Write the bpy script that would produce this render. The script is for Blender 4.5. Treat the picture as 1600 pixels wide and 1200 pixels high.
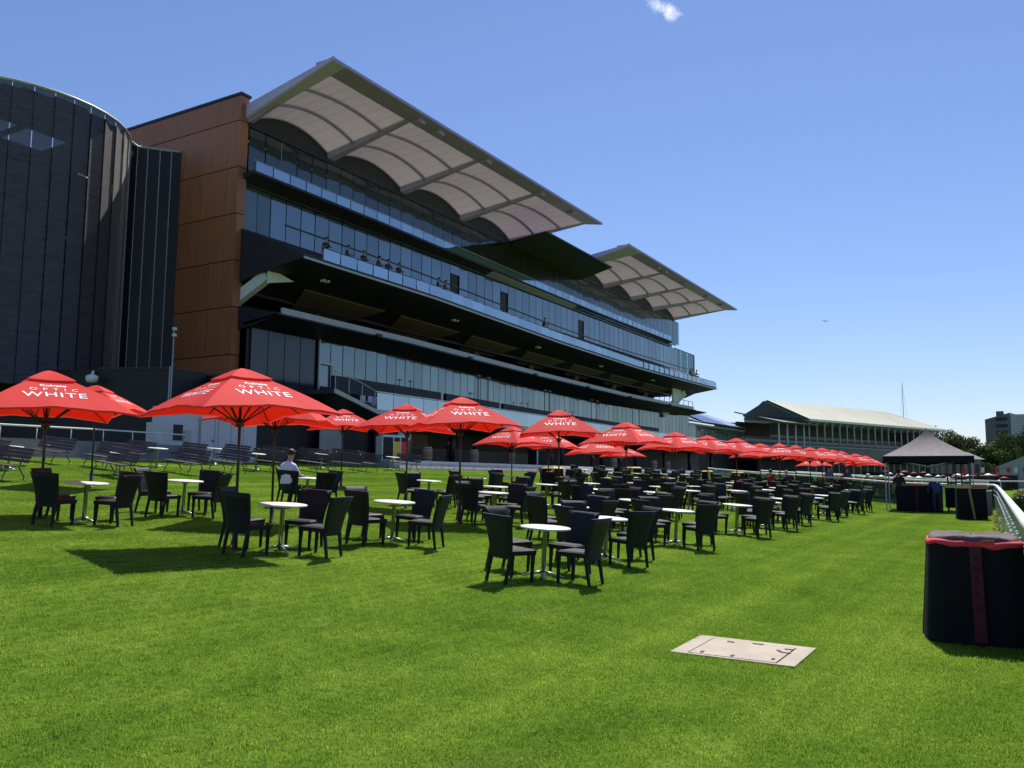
import bpy, bmesh, math, random
from mathutils import Vector, Matrix
R = math.radians
rnd = random.Random(7)
scene = bpy.context.scene
for o in list(bpy.data.objects): bpy.data.objects.remove(o)
col = scene.collection

# ------------------------------------------------------------------ camera
F, YAW, PITCH, ROLL, EYE = 1340.0, R(30.8), math.atan(149/1340), R(0.35), 1.55
cam = bpy.data.cameras.new('camera'); cam_o = bpy.data.objects.new('camera', cam); col.objects.link(cam_o)
cam.sensor_fit = 'HORIZONTAL'; cam.sensor_width = 36; cam.lens = 36*F/1600; cam.clip_start = .05; cam.clip_end = 6000
fw0 = Vector((math.cos(YAW), math.sin(YAW), 0)); rt = Vector((math.sin(YAW), -math.cos(YAW), 0)); u0 = Vector((0, 0, 1))
fw = fw0*math.cos(PITCH)+u0*math.sin(PITCH); up = u0*math.cos(PITCH)-fw0*math.sin(PITCH)
rv = rt*math.cos(ROLL)+up*math.sin(ROLL); uv = up*math.cos(ROLL)-rt*math.sin(ROLL)
m = Matrix((rv, uv, -fw)).transposed().to_4x4(); m.translation = (0, 0, EYE); cam_o.matrix_world = m
scene.camera = cam_o
scene.render.resolution_x = 1024; scene.render.resolution_y = 768
scene.render.engine = 'CYCLES'

# ------------------------------------------------------------------ sky and sun
SUN_AZ, SUN_EL = R(13), R(56)
w = bpy.data.worlds.new('World'); scene.world = w; w.use_nodes = True
nt = w.node_tree; nt.nodes.clear()
def N(t, typ, **kw):
    n = t.nodes.new(typ)
    for k, v in kw.items(): setattr(n, k, v)
    return n
out = N(nt, 'ShaderNodeOutputWorld'); bg = N(nt, 'ShaderNodeBackground'); bg.inputs[1].default_value = .101
sky = N(nt, 'ShaderNodeTexSky'); sky.sky_type = 'NISHITA'; sky.sun_disc = False
sky.sun_elevation = SUN_EL; sky.sun_rotation = math.pi/2-SUN_AZ
sky.altitude = 30; sky.air_density = 1.15; sky.dust_density = 0.1; sky.ozone_density = 9.0
# one small cloud scrap high in the sky
geo = N(nt, 'ShaderNodeTexCoord')
cd = Vector((0.9013, 0.3345, 0.5462)).normalized()
nz = N(nt, 'ShaderNodeTexNoise'); nz.inputs['Scale'].default_value = 58; nz.inputs['Detail'].default_value = 8; nz.inputs['Roughness'].default_value = .62
nt.links.new(geo.outputs['Generated'], nz.inputs['Vector'])
t1 = (rv*.86-uv*.5); t2 = (rv*.5+uv*.86)           # long and short axis of the scrap
sub = N(nt, 'ShaderNodeVectorMath', operation='SUBTRACT'); sub.inputs[1].default_value = cd; nt.links.new(geo.outputs['Generated'], sub.inputs[0])
sq = []
for ax_, wd_ in ((t1, .024), (t2, .008)):
    dp = N(nt, 'ShaderNodeVectorMath', operation='DOT_PRODUCT'); dp.inputs[1].default_value = ax_/wd_; nt.links.new(sub.outputs[0], dp.inputs[0])
    pw = N(nt, 'ShaderNodeMath', operation='MULTIPLY'); nt.links.new(dp.outputs['Value'], pw.inputs[0]); nt.links.new(dp.outputs['Value'], pw.inputs[1]); sq.append(pw)
sm_ = N(nt, 'ShaderNodeMath', operation='ADD'); nt.links.new(sq[0].outputs[0], sm_.inputs[0]); nt.links.new(sq[1].outputs[0], sm_.inputs[1])
fz = N(nt, 'ShaderNodeVectorMath', operation='DOT_PRODUCT'); fz.inputs[1].default_value = cd; nt.links.new(geo.outputs['Generated'], fz.inputs[0])
fg = N(nt, 'ShaderNodeMath', operation='LESS_THAN'); fg.inputs[1].default_value = 0; nt.links.new(fz.outputs['Value'], fg.inputs[0])
sm2 = N(nt, 'ShaderNodeMath', operation='MULTIPLY_ADD'); sm2.inputs[1].default_value = 9; nt.links.new(fg.outputs[0], sm2.inputs[0]); nt.links.new(sm_.outputs[0], sm2.inputs[2])
mr = N(nt, 'ShaderNodeMapRange'); mr.inputs[1].default_value = 0; mr.inputs[2].default_value = 1.6; mr.inputs[3].default_value = 1; mr.inputs[4].default_value = 0; nt.links.new(sm2.outputs[0], mr.inputs[0])
ad = N(nt, 'ShaderNodeMath', operation='MULTIPLY_ADD'); ad.inputs[1].default_value = .75; nt.links.new(mr.outputs[0], ad.inputs[0]); nk = N(nt, 'ShaderNodeMath', operation='MULTIPLY_ADD'); nk.inputs[1].default_value = 2.6; nk.inputs[2].default_value = -.85; nt.links.new(nz.outputs[0], nk.inputs[0]); nt.links.new(nk.outputs[0], ad.inputs[2])
cr = N(nt, 'ShaderNodeMapRange'); cr.inputs[1].default_value = .80; cr.inputs[2].default_value = 1.55; nt.links.new(ad.outputs[0], cr.inputs[0])
mx = N(nt, 'ShaderNodeMix', data_type='RGBA'); mx.inputs['B'].default_value = (8.6, 9.0, 10.4, 1)
cm = N(nt, 'ShaderNodeMath', operation='MULTIPLY'); cm.use_clamp = True; nt.links.new(cr.outputs[0], cm.inputs[0]); nt.links.new(mr.outputs[0], cm.inputs[1]); nt.links.new(cm.outputs[0], mx.inputs['Factor']); tn = N(nt, 'ShaderNodeMix', data_type='RGBA', blend_type='MULTIPLY'); tn.inputs['Factor'].default_value = 1; tn.inputs['B'].default_value = (1.10, .955, .99, 1); nt.links.new(sky.outputs[0], tn.inputs['A']); nt.links.new(tn.outputs['Result'], mx.inputs['A'])
nt.links.new(mx.outputs['Result'], bg.inputs[0]); nt.links.new(bg.outputs[0], out.inputs[0])
sun = bpy.data.lights.new('sun', 'SUN'); sun.energy = 4.9; sun.angle = R(.53); sun.color = (1, .965, .9)
sun_o = bpy.data.objects.new('sun', sun); col.objects.link(sun_o)
sd = Vector((math.cos(SUN_EL)*math.cos(SUN_AZ), math.cos(SUN_EL)*math.sin(SUN_AZ), math.sin(SUN_EL)))
sun_o.rotation_euler = sd.to_track_quat('Z', 'Y').to_euler(); sun_o.location = (0, 0, 60)
vs = scene.view_settings; vs.view_transform = 'Standard'; vs.look = 'None'; vs.exposure = 0.3; vs.gamma = 1; vs.use_curve_mapping = False

# ------------------------------------------------------------------ helpers
def interp(x, pts):
    if x <= pts[0][0]: return pts[0][1]
    for (a, b), (c, d) in zip(pts, pts[1:]):
        if x <= c: return b+(d-b)*(x-a)/(c-a)
    return pts[-1][1]
GP = [(-50, 0), (0, 0), (4, .02), (6, .1), (10, .40), (15, .70), (20, 1.06), (23, 1.30), (26.5, 1.68), (30, 2.05), (33, 2.3), (60, 2.3)]
def gz(x, y): return interp(y, GP)+.008*min(max(x-10, 0), 60)*min(1, max(0, 1-y/30))

def on_slope(o, rz):      # stand a thing square to the sloping lawn
    x, y = o.location.x, o.location.y; e_ = .4
    n = Vector((-(gz(x+e_, y)-gz(x-e_, y))/(2*e_), -(gz(x, y+e_)-gz(x, y-e_))/(2*e_), 1)).normalized()
    o.rotation_euler = (Vector((0, 0, 1)).rotation_difference(n) @ Matrix.Rotation(rz, 3, 'Z').to_quaternion()).to_euler()
class MB:
    def __init__(s): s.v = []; s.f = []; s.mi = []; s.cur = 0; s.smooth = []
    def poly(s, pts, sm=False):
        b = len(s.v); s.v += [tuple(p) for p in pts]; s.f.append(tuple(range(b, b+len(pts)))); s.mi.append(s.cur); s.smooth.append(sm); return s
    def faces(s, vs, fs, sm=False):
        b = len(s.v); s.v += [tuple(p) for p in vs]
        for f in fs: s.f.append(tuple(i+b for i in f)); s.mi.append(s.cur); s.smooth.append(sm)
        return s
    def box(s, x0, x1, y0, y1, z0, z1):
        return s.faces([(x0,y0,z0),(x1,y0,z0),(x1,y1,z0),(x0,y1,z0),(x0,y0,z1),(x1,y0,z1),(x1,y1,z1),(x0,y1,z1)],
            [(3,2,1,0),(4,5,6,7),(0,1,5,4),(1,2,6,5),(2,3,7,6),(3,0,4,7)])
    def hexa(s, b, t):   # bottom 4 and top 4 points, counter-clockwise
        return s.faces(list(b)+list(t), [(3,2,1,0),(4,5,6,7),(0,1,5,4),(1,2,6,5),(2,3,7,6),(3,0,4,7)])
    def tube(s, pts, r, n=8, r2=None, cap=True, sm=True):
        pts = [Vector(p) for p in pts]; k = len(pts); rings = []
        rs = [r+(((r2 if r2 is not None else r)-r)*i/max(1, k-1)) for i in range(k)]
        for i, p in enumerate(pts):
            d = (pts[min(i+1, k-1)]-pts[max(i-1, 0)]).normalized()
            a = d.cross(Vector((0, 0, 1)));
            if a.length < 1e-3: a = d.cross(Vector((0, 1, 0)))
            a.normalize(); b = a.cross(d)
            rings.append([p+(a*math.cos(2*math.pi*j/n)+b*math.sin(2*math.pi*j/n))*rs[i] for j in range(n)])
        base = [v for q in rings for v in q]; fs = []
        for i in range(k-1):
            for j in range(n): fs.append((i*n+j, (i+1)*n+j, (i+1)*n+(j+1) % n, i*n+(j+1) % n))
        s.faces(base, fs, sm)
        if cap:
            b = len(s.v)-len(base)
            s.f.append(tuple(b+j for j in range(n))); s.mi.append(s.cur); s.smooth.append(False)
            s.f.append(tuple(b+(k-1)*n+j for j in reversed(range(n)))); s.mi.append(s.cur); s.smooth.append(False)
        return s
    def bar(s, a, b, w, h):    # rectangular bar between two points
        a = Vector(a); b = Vector(b); d = (b-a).normalized(); x = d.cross(Vector((0, 0, 1)))
        if x.length < 1e-3: x = Vector((1, 0, 0))
        x.normalize(); y = x.cross(d); x = x*w/2; y = y*h/2
        return s.hexa([a-x-y, a+x-y, a+x+y, a-x+y], [b-x-y, b+x-y, b+x+y, b-x+y])
    def lathe(s, prof, n=16, c=(0, 0, 0), sm=True):
        k = len(prof); vs_ = []
        for r, z in prof:
            for j in range(n): vs_.append((c[0]+r*math.cos(2*math.pi*j/n), c[1]+r*math.sin(2*math.pi*j/n), c[2]+z))
        fs = []
        for i in range(k-1):
            for j in range(n): fs.append((i*n+j, i*n+(j+1) % n, (i+1)*n+(j+1) % n, (i+1)*n+j))
        s.faces(vs_, fs, sm); b = len(s.v)-len(vs_)
        s.f.append(tuple(b+j for j in reversed(range(n)))); s.mi.append(s.cur); s.smooth.append(False)
        s.f.append(tuple(b+(k-1)*n+j for j in range(n))); s.mi.append(s.cur); s.smooth.append(False)
        return s
    def loft(s, Xs, fn, cap=True):   # fn(X) -> closed list of (Y,Z) or (X,Y,Z)
        rows = []
        for X in Xs: rows.append([p if len(p) == 3 else (X, p[0], p[1]) for p in fn(X)])
        k = len(rows[0]); vs_ = [p for r_ in rows for p in r_]; fs = []
        for i in range(len(Xs)-1):
            for j in range(k): fs.append((i*k+j, i*k+(j+1) % k, (i+1)*k+(j+1) % k, (i+1)*k+j))
        if cap: fs += [tuple(reversed(range(k))), tuple((len(Xs)-1)*k+j for j in range(k))]
        return s.faces(vs_, fs)
    def mesh(s, name, mats):
        me = bpy.data.meshes.new(name); me.from_pydata(s.v, [], s.f)
        if not isinstance(mats, (list, tuple)): mats = [mats]
        for m_ in mats: me.materials.append(m_)
        if len(mats) > 1: me.polygons.foreach_set('material_index', s.mi)
        me.polygons.foreach_set('use_smooth', s.smooth)
        me.update()
        b = bmesh.new(); b.from_mesh(me); bmesh.ops.recalc_face_normals(b, faces=b.faces); b.to_mesh(me); b.free()
        return me
    def build(s, name, mats, parent=None, loc=(0, 0, 0), rz=0): return link(name, s.mesh(name, mats), parent, loc, rz)
def link(name, me, parent=None, loc=(0, 0, 0), rz=0, scale=None):
    o = bpy.data.objects.new(name, me); col.objects.link(o); o.location = loc; o.rotation_euler = (0, 0, rz)
    if scale: o.scale = scale
    if parent: o.parent = parent
    return o
def tag(o, label=None, cat=None, group=None, kind=None):
    if label: o['label'] = label
    if cat: o['category'] = cat
    if group: o['group'] = group
    if kind: o['kind'] = kind
    return o
def thing(name, label, cat, loc=(0, 0, 0), rz=0, group=None):
    o = bpy.data.objects.new(name, None); col.objects.link(o); o.location = loc; o.rotation_euler = (0, 0, rz); o.empty_display_size = .2
    return tag(o, label, cat, group)
def copy_tree(o, parent=None):
    c = o.copy(); col.objects.link(c)
    if parent: c.parent = parent
    for ch in o.children: copy_tree(ch, c)
    return c
ORD = ['first','second','third','fourth','fifth','sixth','seventh','eighth','ninth','tenth','eleventh','twelfth','thirteenth','fourteenth','fifteenth','sixteenth']

# ------------------------------------------------------------------ materials
def mat(name, c, rough=.6, metal=0, var=0, scale=4, bump=0, bscale=40, spec=.5, vec='Object', stretch=None, var2=None):
    m_ = bpy.data.materials.new(name); m_.use_nodes = True; t = m_.node_tree; b = t.nodes['Principled BSDF']
    b.inputs['Base Color'].default_value = (*c, 1); b.inputs['Roughness'].default_value = rough; b.inputs['Metallic'].default_value = metal
    b.inputs['Specular IOR Level'].default_value = spec
    if var or bump:
        tc = N(t, 'ShaderNodeTexCoord'); mp = N(t, 'ShaderNodeMapping'); t.links.new(tc.outputs[vec], mp.inputs[0])
        if stretch: mp.inputs['Scale'].default_value = stretch
    if var:
        n = N(t, 'ShaderNodeTexNoise'); n.inputs['Scale'].default_value = scale; n.inputs['Detail'].default_value = 6; n.inputs['Roughness'].default_value = .6
        t.links.new(mp.outputs[0], n.inputs['Vector'])
        r_ = N(t, 'ShaderNodeMapRange'); r_.inputs[1].default_value = .3; r_.inputs[2].default_value = .7; t.links.new(n.outputs[0], r_.inputs[0])
        x = N(t, 'ShaderNodeMix', data_type='RGBA'); x.inputs['A'].default_value = (*[q*(1-var) for q in c], 1)
        x.inputs['B'].default_value = (*(var2 or [min(1, q*(1+var)) for q in c]), 1)
        t.links.new(r_.outputs[0], x.inputs['Factor']); t.links.new(x.outputs['Result'], b.inputs['Base Color'])
        rr = N(t, 'ShaderNodeMapRange'); rr.inputs[3].default_value = max(0, rough-.08); rr.inputs[4].default_value = min(1, rough+.1); t.links.new(n.outputs[0], rr.inputs[0]); t.links.new(rr.outputs[0], b.inputs['Roughness'])
    if bump:
        n2 = N(t, 'ShaderNodeTexNoise'); n2.inputs['Scale'].default_value = bscale; n2.inputs['Detail'].default_value = 5; t.links.new(mp.outputs[0], n2.inputs['Vector'])
        bp = N(t, 'ShaderNodeBump'); bp.inputs['Strength'].default_value = bump; bp.inputs['Distance'].default_value = .02; t.links.new(n2.outputs[0], bp.inputs['Height']); t.links.new(bp.outputs[0], b.inputs['Normal'])
    return m_
def glass_mat(name, c, refl, transp, tint=(.85, .95, 1), rough=.02, wav=.0):
    m_ = bpy.data.materials.new(name); m_.use_nodes = True; t = m_.node_tree; b = t.nodes['Principled BSDF']; o = t.nodes['Material Output']
    b.inputs['Base Color'].default_value = (*c, 1); b.inputs['Roughness'].default_value = .25
    g = N(t, 'ShaderNodeBsdfGlossy'); g.inputs['Color'].default_value = (*tint, 1); g.inputs['Roughness'].default_value = rough
    x = N(t, 'ShaderNodeMixShader'); 
    fr = N(t, 'ShaderNodeFresnel'); fr.inputs[0].default_value = 1.5
    ma = N(t, 'ShaderNodeMath', operation='MAXIMUM'); ma.inputs[1].default_value = refl; t.links.new(fr.outputs[0], ma.inputs[0])
    base = b.outputs[0]
    if transp:
        tr = N(t, 'ShaderNodeBsdfTransparent'); tr.inputs[0].default_value = (.8, .95, .95, 1); y = N(t, 'ShaderNodeMixShader'); y.inputs[0].default_value = transp
        t.links.new(b.outputs[0], y.inputs[1]); t.links.new(tr.outputs[0], y.inputs[2]); base = y.outputs[0]
    oi_ = N(t, 'ShaderNodeObjectInfo'); om = N(t, 'ShaderNodeMath', operation='MULTIPLY_ADD'); om.inputs[1].default_value = refl*.35; t.links.new(oi_.outputs['Random'], om.inputs[0]); t.links.new(ma.outputs[0], om.inputs[2])
    ma = N(t, 'ShaderNodeMath', operation='SUBTRACT'); ma.inputs[1].default_value = refl*.2; t.links.new(om.outputs[0], ma.inputs[0])
    t.links.new(ma.outputs[0], x.inputs[0]); t.links.new(base, x.inputs[1]); t.links.new(g.outputs[0], x.inputs[2]); t.links.new(x.outputs[0], o.inputs[0])
    if wav:
        tc = N(t, 'ShaderNodeNewGeometry'); n = N(t, 'ShaderNodeTexNoise'); n.inputs['Scale'].default_value = .8; n.inputs['Detail'].default_value = 1.5
        t.links.new(tc.outputs['Position'], n.inputs['Vector']); bp = N(t, 'ShaderNodeBump'); bp.inputs['Strength'].default_value = wav; bp.inputs['Distance'].default_value = .02
        t.links.new(n.outputs[0], bp.inputs['Height']); t.links.new(bp.outputs[0], g.inputs['Normal'])
    return m_
def cloth_mat(name, c, transl, rough=.8, bump=.15, bscale=6, var=.1):
    m_ = mat(name, c, rough, var=var, scale=1.3, bump=bump, bscale=bscale, spec=.2); t = m_.node_tree; b = t.nodes['Principled BSDF']; o = t.nodes['Material Output']
    tr = N(t, 'ShaderNodeBsdfTranslucent'); tr.inputs[0].default_value = (*c, 1); x = N(t, 'ShaderNodeMixShader'); x.inputs[0].default_value = transl
    t.links.new(b.outputs[0], x.inputs[1]); t.links.new(tr.outputs[0], x.inputs[2]); t.links.new(x.outputs[0], o.inputs[0])
    return m_
def ramp_green(t, pos_socket, cols, big=.18, small=1.4):
    n1 = N(t, 'ShaderNodeTexNoise'); n1.inputs['Scale'].default_value = big; n1.inputs['Detail'].default_value = 4; n1.inputs['Roughness'].default_value = .65
    t.links.new(pos_socket, n1.inputs['Vector'])
    n2 = N(t, 'ShaderNodeTexNoise'); n2.inputs['Scale'].default_value = small; n2.inputs['Detail'].default_value = 5; t.links.new(pos_socket, n2.inputs['Vector'])
    # faint mowing bands along the stand
    mp = N(t, 'ShaderNodeMapping'); mp.inputs['Rotation'].default_value = (0, 0, R(-3)); mp.inputs['Scale'].default_value = (.02, .9, 1); t.links.new(pos_socket, mp.inputs[0])
    n3 = N(t, 'ShaderNodeTexNoise'); n3.inputs['Scale'].default_value = 1.0; n3.inputs['Detail'].default_value = 3; t.links.new(mp.outputs[0], n3.inputs['Vector'])
    k3 = N(t, 'ShaderNodeMath', operation='MULTIPLY_ADD'); k3.inputs[1].default_value = 1.7; k3.inputs[2].default_value = -.35; t.links.new(n3.outputs[0], k3.inputs[0])
    a = N(t, 'ShaderNodeMath', operation='ADD'); t.links.new(n1.outputs[0], a.inputs[0]); t.links.new(n2.outputs[0], a.inputs[1])
    a2 = N(t, 'ShaderNodeMath', operation='ADD'); t.links.new(a.outputs[0], a2.inputs[0]); t.links.new(k3.outputs[0], a2.inputs[1])
    mr_ = N(t, 'ShaderNodeMapRange'); mr_.inputs[1].default_value = 1.05; mr_.inputs[2].default_value = 1.95; t.links.new(a2.outputs[0], mr_.inputs[0])
    cr_ = N(t, 'ShaderNodeValToRGB'); e = cr_.color_ramp.elements
    e[0].color = (*cols[0], 1); e[1].color = (*cols[-1], 1)
    for i, c in enumerate(cols[1:-1]): q = e.new((i+1)/(len(cols)-1)); q.color = (*c, 1)
    t.links.new(mr_.outputs[0], cr_.inputs[0])
    n4 = N(t, 'ShaderNodeTexNoise'); n4.inputs['Scale'].default_value = .55; n4.inputs['Detail'].default_value = 6; n4.inputs['Roughness'].default_value = .7; t.links.new(pos_socket, n4.inputs['Vector'])
    m4 = N(t, 'ShaderNodeMapRange'); m4.inputs[1].default_value = .58; m4.inputs[2].default_value = .78; m4.inputs[4].default_value = .55; t.links.new(n4.outputs[0], m4.inputs[0])
    x4 = N(t, 'ShaderNodeMix', data_type='RGBA'); x4.inputs['B'].default_value = (cols[-1][0]*1.25, cols[-1][1]*.92, cols[-1][2]*1.8, 1); t.links.new(m4.outputs[0], x4.inputs['Factor']); t.links.new(cr_.outputs[0], x4.inputs['A'])
    return x4.outputs['Result']
M = {}
GREENS = [(.068, .138, .015), (.110, .190, .021), (.160, .246, .032)]
m_ = bpy.data.materials.new('lawn'); m_.use_nodes = True; t = m_.node_tree; b = t.nodes['Principled BSDF']
g = N(t, 'ShaderNodeNewGeometry'); gc = ramp_green(t, g.outputs['Position'], GREENS)
fn = N(t, 'ShaderNodeTexNoise'); fn.inputs['Scale'].default_value = 22; fn.inputs['Detail'].default_value = 6; fn.inputs['Roughness'].default_value = .75; t.links.new(g.outputs['Position'], fn.inputs['Vector'])
hs = N(t, 'ShaderNodeHueSaturation'); t.links.new(gc, hs.inputs['Color'])
fr = N(t, 'ShaderNodeMapRange'); fr.inputs[1].default_value = .3; fr.inputs[2].default_value = .7; fr.inputs[3].default_value = .55; fr.inputs[4].default_value = 1.45; t.links.new(fn.outputs[0], fr.inputs[0]); t.links.new(fr.outputs[0], hs.inputs['Value'])
t.links.new(hs.outputs[0], b.inputs['Base Color']); b.inputs['Roughness'].default_value = 1; b.inputs['Specular IOR Level'].default_value = 0
bp = N(t, 'ShaderNodeBump'); bp.inputs['Strength'].default_value = .9; bp.inputs['Distance'].default_value = .03; t.links.new(fn.outputs[0], bp.inputs['Height']); t.links.new(bp.outputs[0], b.inputs['Normal'])
M['lawn'] = m_
m_ = bpy.data.materials.new('grass_blade'); m_.use_nodes = True; t = m_.node_tree; b = t.nodes['Principled BSDF']; o = t.nodes['Material Output']
g = N(t, 'ShaderNodeNewGeometry'); gc = ramp_green(t, g.outputs['Position'], [(.138, .280, .029), (.230, .385, .041), (.355, .490, .066)])
hs = N(t, 'ShaderNodeHueSaturation'); t.links.new(gc, hs.inputs['Color'])
fr = N(t, 'ShaderNodeMapRange'); fr.inputs[3].default_value = .5; fr.inputs[4].default_value = 1.6; t.links.new(g.outputs['Random Per Island'], fr.inputs[0]); t.links.new(fr.outputs[0], hs.inputs['Value'])
fh = N(t, 'ShaderNodeMapRange'); fh.inputs[3].default_value = .515; fh.inputs[4].default_value = .475; t.links.new(g.outputs['Random Per Island'], fh.inputs[0]); t.links.new(fh.outputs[0], hs.inputs['Hue'])
st_ = N(t, 'ShaderNodeMath', operation='GREATER_THAN'); st_.inputs[1].default_value = .955; t.links.new(g.outputs['Random Per Island'], st_.inputs[0])
sx_ = N(t, 'ShaderNodeMix', data_type='RGBA'); sx_.inputs['B'].default_value = (.42, .40, .17, 1); t.links.new(st_.outputs[0], sx_.inputs['Factor']); t.links.new(hs.outputs[0], sx_.inputs['A'])
t.links.new(sx_.outputs['Result'], b.inputs['Base Color']); b.inputs['Roughness'].default_value = .55; b.inputs['Specular IOR Level'].default_value = .12
tr = N(t, 'ShaderNodeBsdfTranslucent'); t.links.new(hs.outputs[0], tr.inputs[0]); x = N(t, 'ShaderNodeMixShader'); x.inputs[0].default_value = .5
t.links.new(b.outputs[0], x.inputs[1]); t.links.new(tr.outputs[0], x.inputs[2]); t.links.new(x.outputs[0], o.inputs[0])
M['blade'] = m_
M['concrete'] = mat('concrete', (.43, .36, .275), .85, var=.16, scale=3, bump=.15, bscale=60)
M['pave'] = mat('paving', (.36, .33, .31), .85, var=.18, scale=1.2, bump=.2)
M['step'] = mat('step_stone', (.62, .55, .49), .85, var=.3, scale=2.2, bump=.2)
M['greywall'] = mat('grey_wall', (.20, .20, .21), .8, var=.12, scale=2, bump=.1)
M['asphalt'] = mat('asphalt', (.075, .07, .072), .9, var=.2, scale=3, bump=.4, bscale=90)
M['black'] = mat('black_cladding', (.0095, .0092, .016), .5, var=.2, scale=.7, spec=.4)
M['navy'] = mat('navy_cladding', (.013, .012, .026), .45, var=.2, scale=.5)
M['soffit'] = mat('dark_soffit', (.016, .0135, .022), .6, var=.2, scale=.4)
M['lunette'] = mat('lunette_mesh', (.020, .020, .035), .6, var=.2, scale=.6)
M['tan'] = mat('tan_soffit', (.13, .095, .075), .7, var=.15, scale=.5)
M['terra'] = mat('terracotta', (.33, .122, .054), .45, var=.2, scale=1.0, bump=.1, bscale=8, stretch=(1, 6, .25))
t = M['terra'].node_tree; b = t.nodes['Principled BSDF']; lk = b.inputs['Base Color'].links[0]; src = lk.from_socket
oi_ = N(t, 'ShaderNodeObjectInfo'); hv = N(t, 'ShaderNodeHueSaturation'); mv = N(t, 'ShaderNodeMapRange'); mv.inputs[3].default_value = .86; mv.inputs[4].default_value = 1.14
t.links.new(oi_.outputs['Random'], mv.inputs[0]); t.links.new(mv.outputs[0], hv.inputs['Value']); t.links.new(src, hv.inputs['Color']); t.links.new(hv.outputs[0], b.inputs['Base Color'])
M['membrane'] = cloth_mat('roof_membrane', (.72, .645, .70), .33, .7, bump=.1, bscale=1.2, var=.04)
M['rib'] = mat('roof_steel', (.36, .285, .58), .5, var=.08, scale=1)
M['fascia'] = mat('roof_fascia', (.50, .43, .66), .45, var=.06, scale=.5)
M['palesteel'] = mat('pale_steel', (.62, .68, .66), .45, var=.08)
M['grey'] = mat('grey_metal', (.36, .38, .41), .4, var=.1, scale=2)
M['lowglass'] = glass_mat('low_glass', (.010, .020, .022), .22, 0, (.62, .79, .76), wav=.35)
M['midglass'] = glass_mat('mid_glass', (.010, .018, .026), .22, 0, (.66, .82, .86), wav=.35)
M['upglass'] = glass_mat('upper_glass', (.018, .022, .022), .10, .35, (.75, .9, .9), wav=.3)
M['darkreflglass'] = glass_mat('dark_reflection_glass', (.006, .008, .011), .02, 0, (.35, .42, .46), wav=.3)  # low-storey glazing with reflections of dark surroundings painted in as a darker tint
M['balglass'] = glass_mat('balustrade_glass', (.10, .16, .20), .42, .30, (.72, .88, 1), wav=.4)
M['clearglass'] = glass_mat('clear_glass', (.2, .35, .35), .12, .8, (.8, .95, .95))
M['mullion'] = mat('mullion', (.05, .06, .07), .4)
M['redcloth'] = cloth_mat('red_canvas', (.94, .098, .082), .45, .75, bump=.25, bscale=5, var=.06)
M['whiteprint'] = mat('white_print', (.92, .88, .86), .7)
M['pole'] = mat('dark_pole', (.022, .018, .018), .35, var=.2, scale=6)
M['wicker'] = mat('black_wicker', (.006, .0065, .008), .55, spec=.34)
t = M['wicker'].node_tree; b = t.nodes['Principled BSDF']
tc = N(t, 'ShaderNodeTexCoord'); wv = N(t, 'ShaderNodeTexWave'); wv.bands_direction = 'Z'; wv.inputs['Scale'].default_value = 26; wv.inputs['Distortion'].default_value = 1.5; wv.inputs['Detail'].default_value = 1
wx = N(t, 'ShaderNodeTexWave'); wx.bands_direction = 'DIAGONAL'; wx.inputs['Scale'].default_value = 24; t.links.new(tc.outputs['Object'], wv.inputs[0]); t.links.new(tc.outputs['Object'], wx.inputs[0])
mm = N(t, 'ShaderNodeMath', operation='MULTIPLY'); t.links.new(wv.outputs[1], mm.inputs[0]); t.links.new(wx.outputs[1], mm.inputs[1])
bp = N(t, 'ShaderNodeBump'); bp.inputs['Strength'].default_value = .55; bp.inputs['Distance'].default_value = .004; t.links.new(mm.outputs[0], bp.inputs['Height']); t.links.new(bp.outputs[0], b.inputs['Normal'])
M['tabletop'] = mat('white_tabletop', (.80, .77, .72), .35, var=.04)
M['steel'] = mat('brushed_steel', (.42, .43, .43), .32, .85, var=.1)
M['slat'] = mat('bench_timber', (.080, .043, .034), .6, var=.35, scale=3, bump=.2, stretch=(1, 8, 8))
M['iron'] = mat('bench_iron', (.10, .11, .11), .3, .7)
M['white'] = mat('white_paint', (.76, .76, .75), .55, var=.08, scale=2)
M['offwhite'] = mat('booth_white', (.55, .57, .62), .5, var=.06)
M['barrel'] = mat('barrel_oak', (.24, .15, .085), .6, var=.3, scale=3, stretch=(6, 6, 1))
M['yellow'] = mat('yellow_lid', (.75, .52, .10), .5)
M['blackcloth'] = mat('black_cloth', (.008, .009, .013), .8, var=.2, scale=2, bump=.3, bscale=4, spec=.2)
M['redtrim'] = mat('red_cloth_trim', (.74, .045, .070), .75, bump=.3, bscale=7)
M['taupe'] = mat('taupe_cloth', (.115, .078, .082), .85, bump=.8, bscale=9)
M['gaz'] = mat('gazebo_cloth', (.14, .116, .120), .75, var=.1, bump=.3, bscale=1.6)
M['fencepanel'] = mat('fence_sheet', (.20, .27, .27), .28, var=.25, scale=1.2, bump=.25, bscale=3)
M['hedge'] = mat('hedge_leaf', (.06, .11, .02), .7, var=.35, scale=9)
M['hedgetop'] = mat('hedge_tip', (.30, .26, .04), .7, var=.3, scale=9)
M['leaf'] = mat('tree_leaf', (.065, .092, .032), .9, spec=.1, var=.4, scale=.35)
M['leaf2'] = mat('tree_leaf_light', (.12, .145, .042), .9, spec=.1, var=.4, scale=.35)
M['bark'] = mat('bark', (.12, .09, .065), .9, var=.3)
M['cream'] = mat('cream_roof', (.46, .445, .33), .6, var=.1, scale=.15, stretch=(1, 1, 1))
M['green'] = mat('green_gable', (.055, .075, .055), .6, var=.15)
M['oldgrey'] = mat('old_stand_wall', (.15, .155, .175), .75, var=.2, scale=.4)
M['farblue'] = mat('far_tower_dark', (.075, .085, .13), .5, var=.1, scale=.1)
M['fargrey'] = mat('far_tower_grey', (.36, .37, .42), .7, var=.08, scale=.1)
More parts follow.
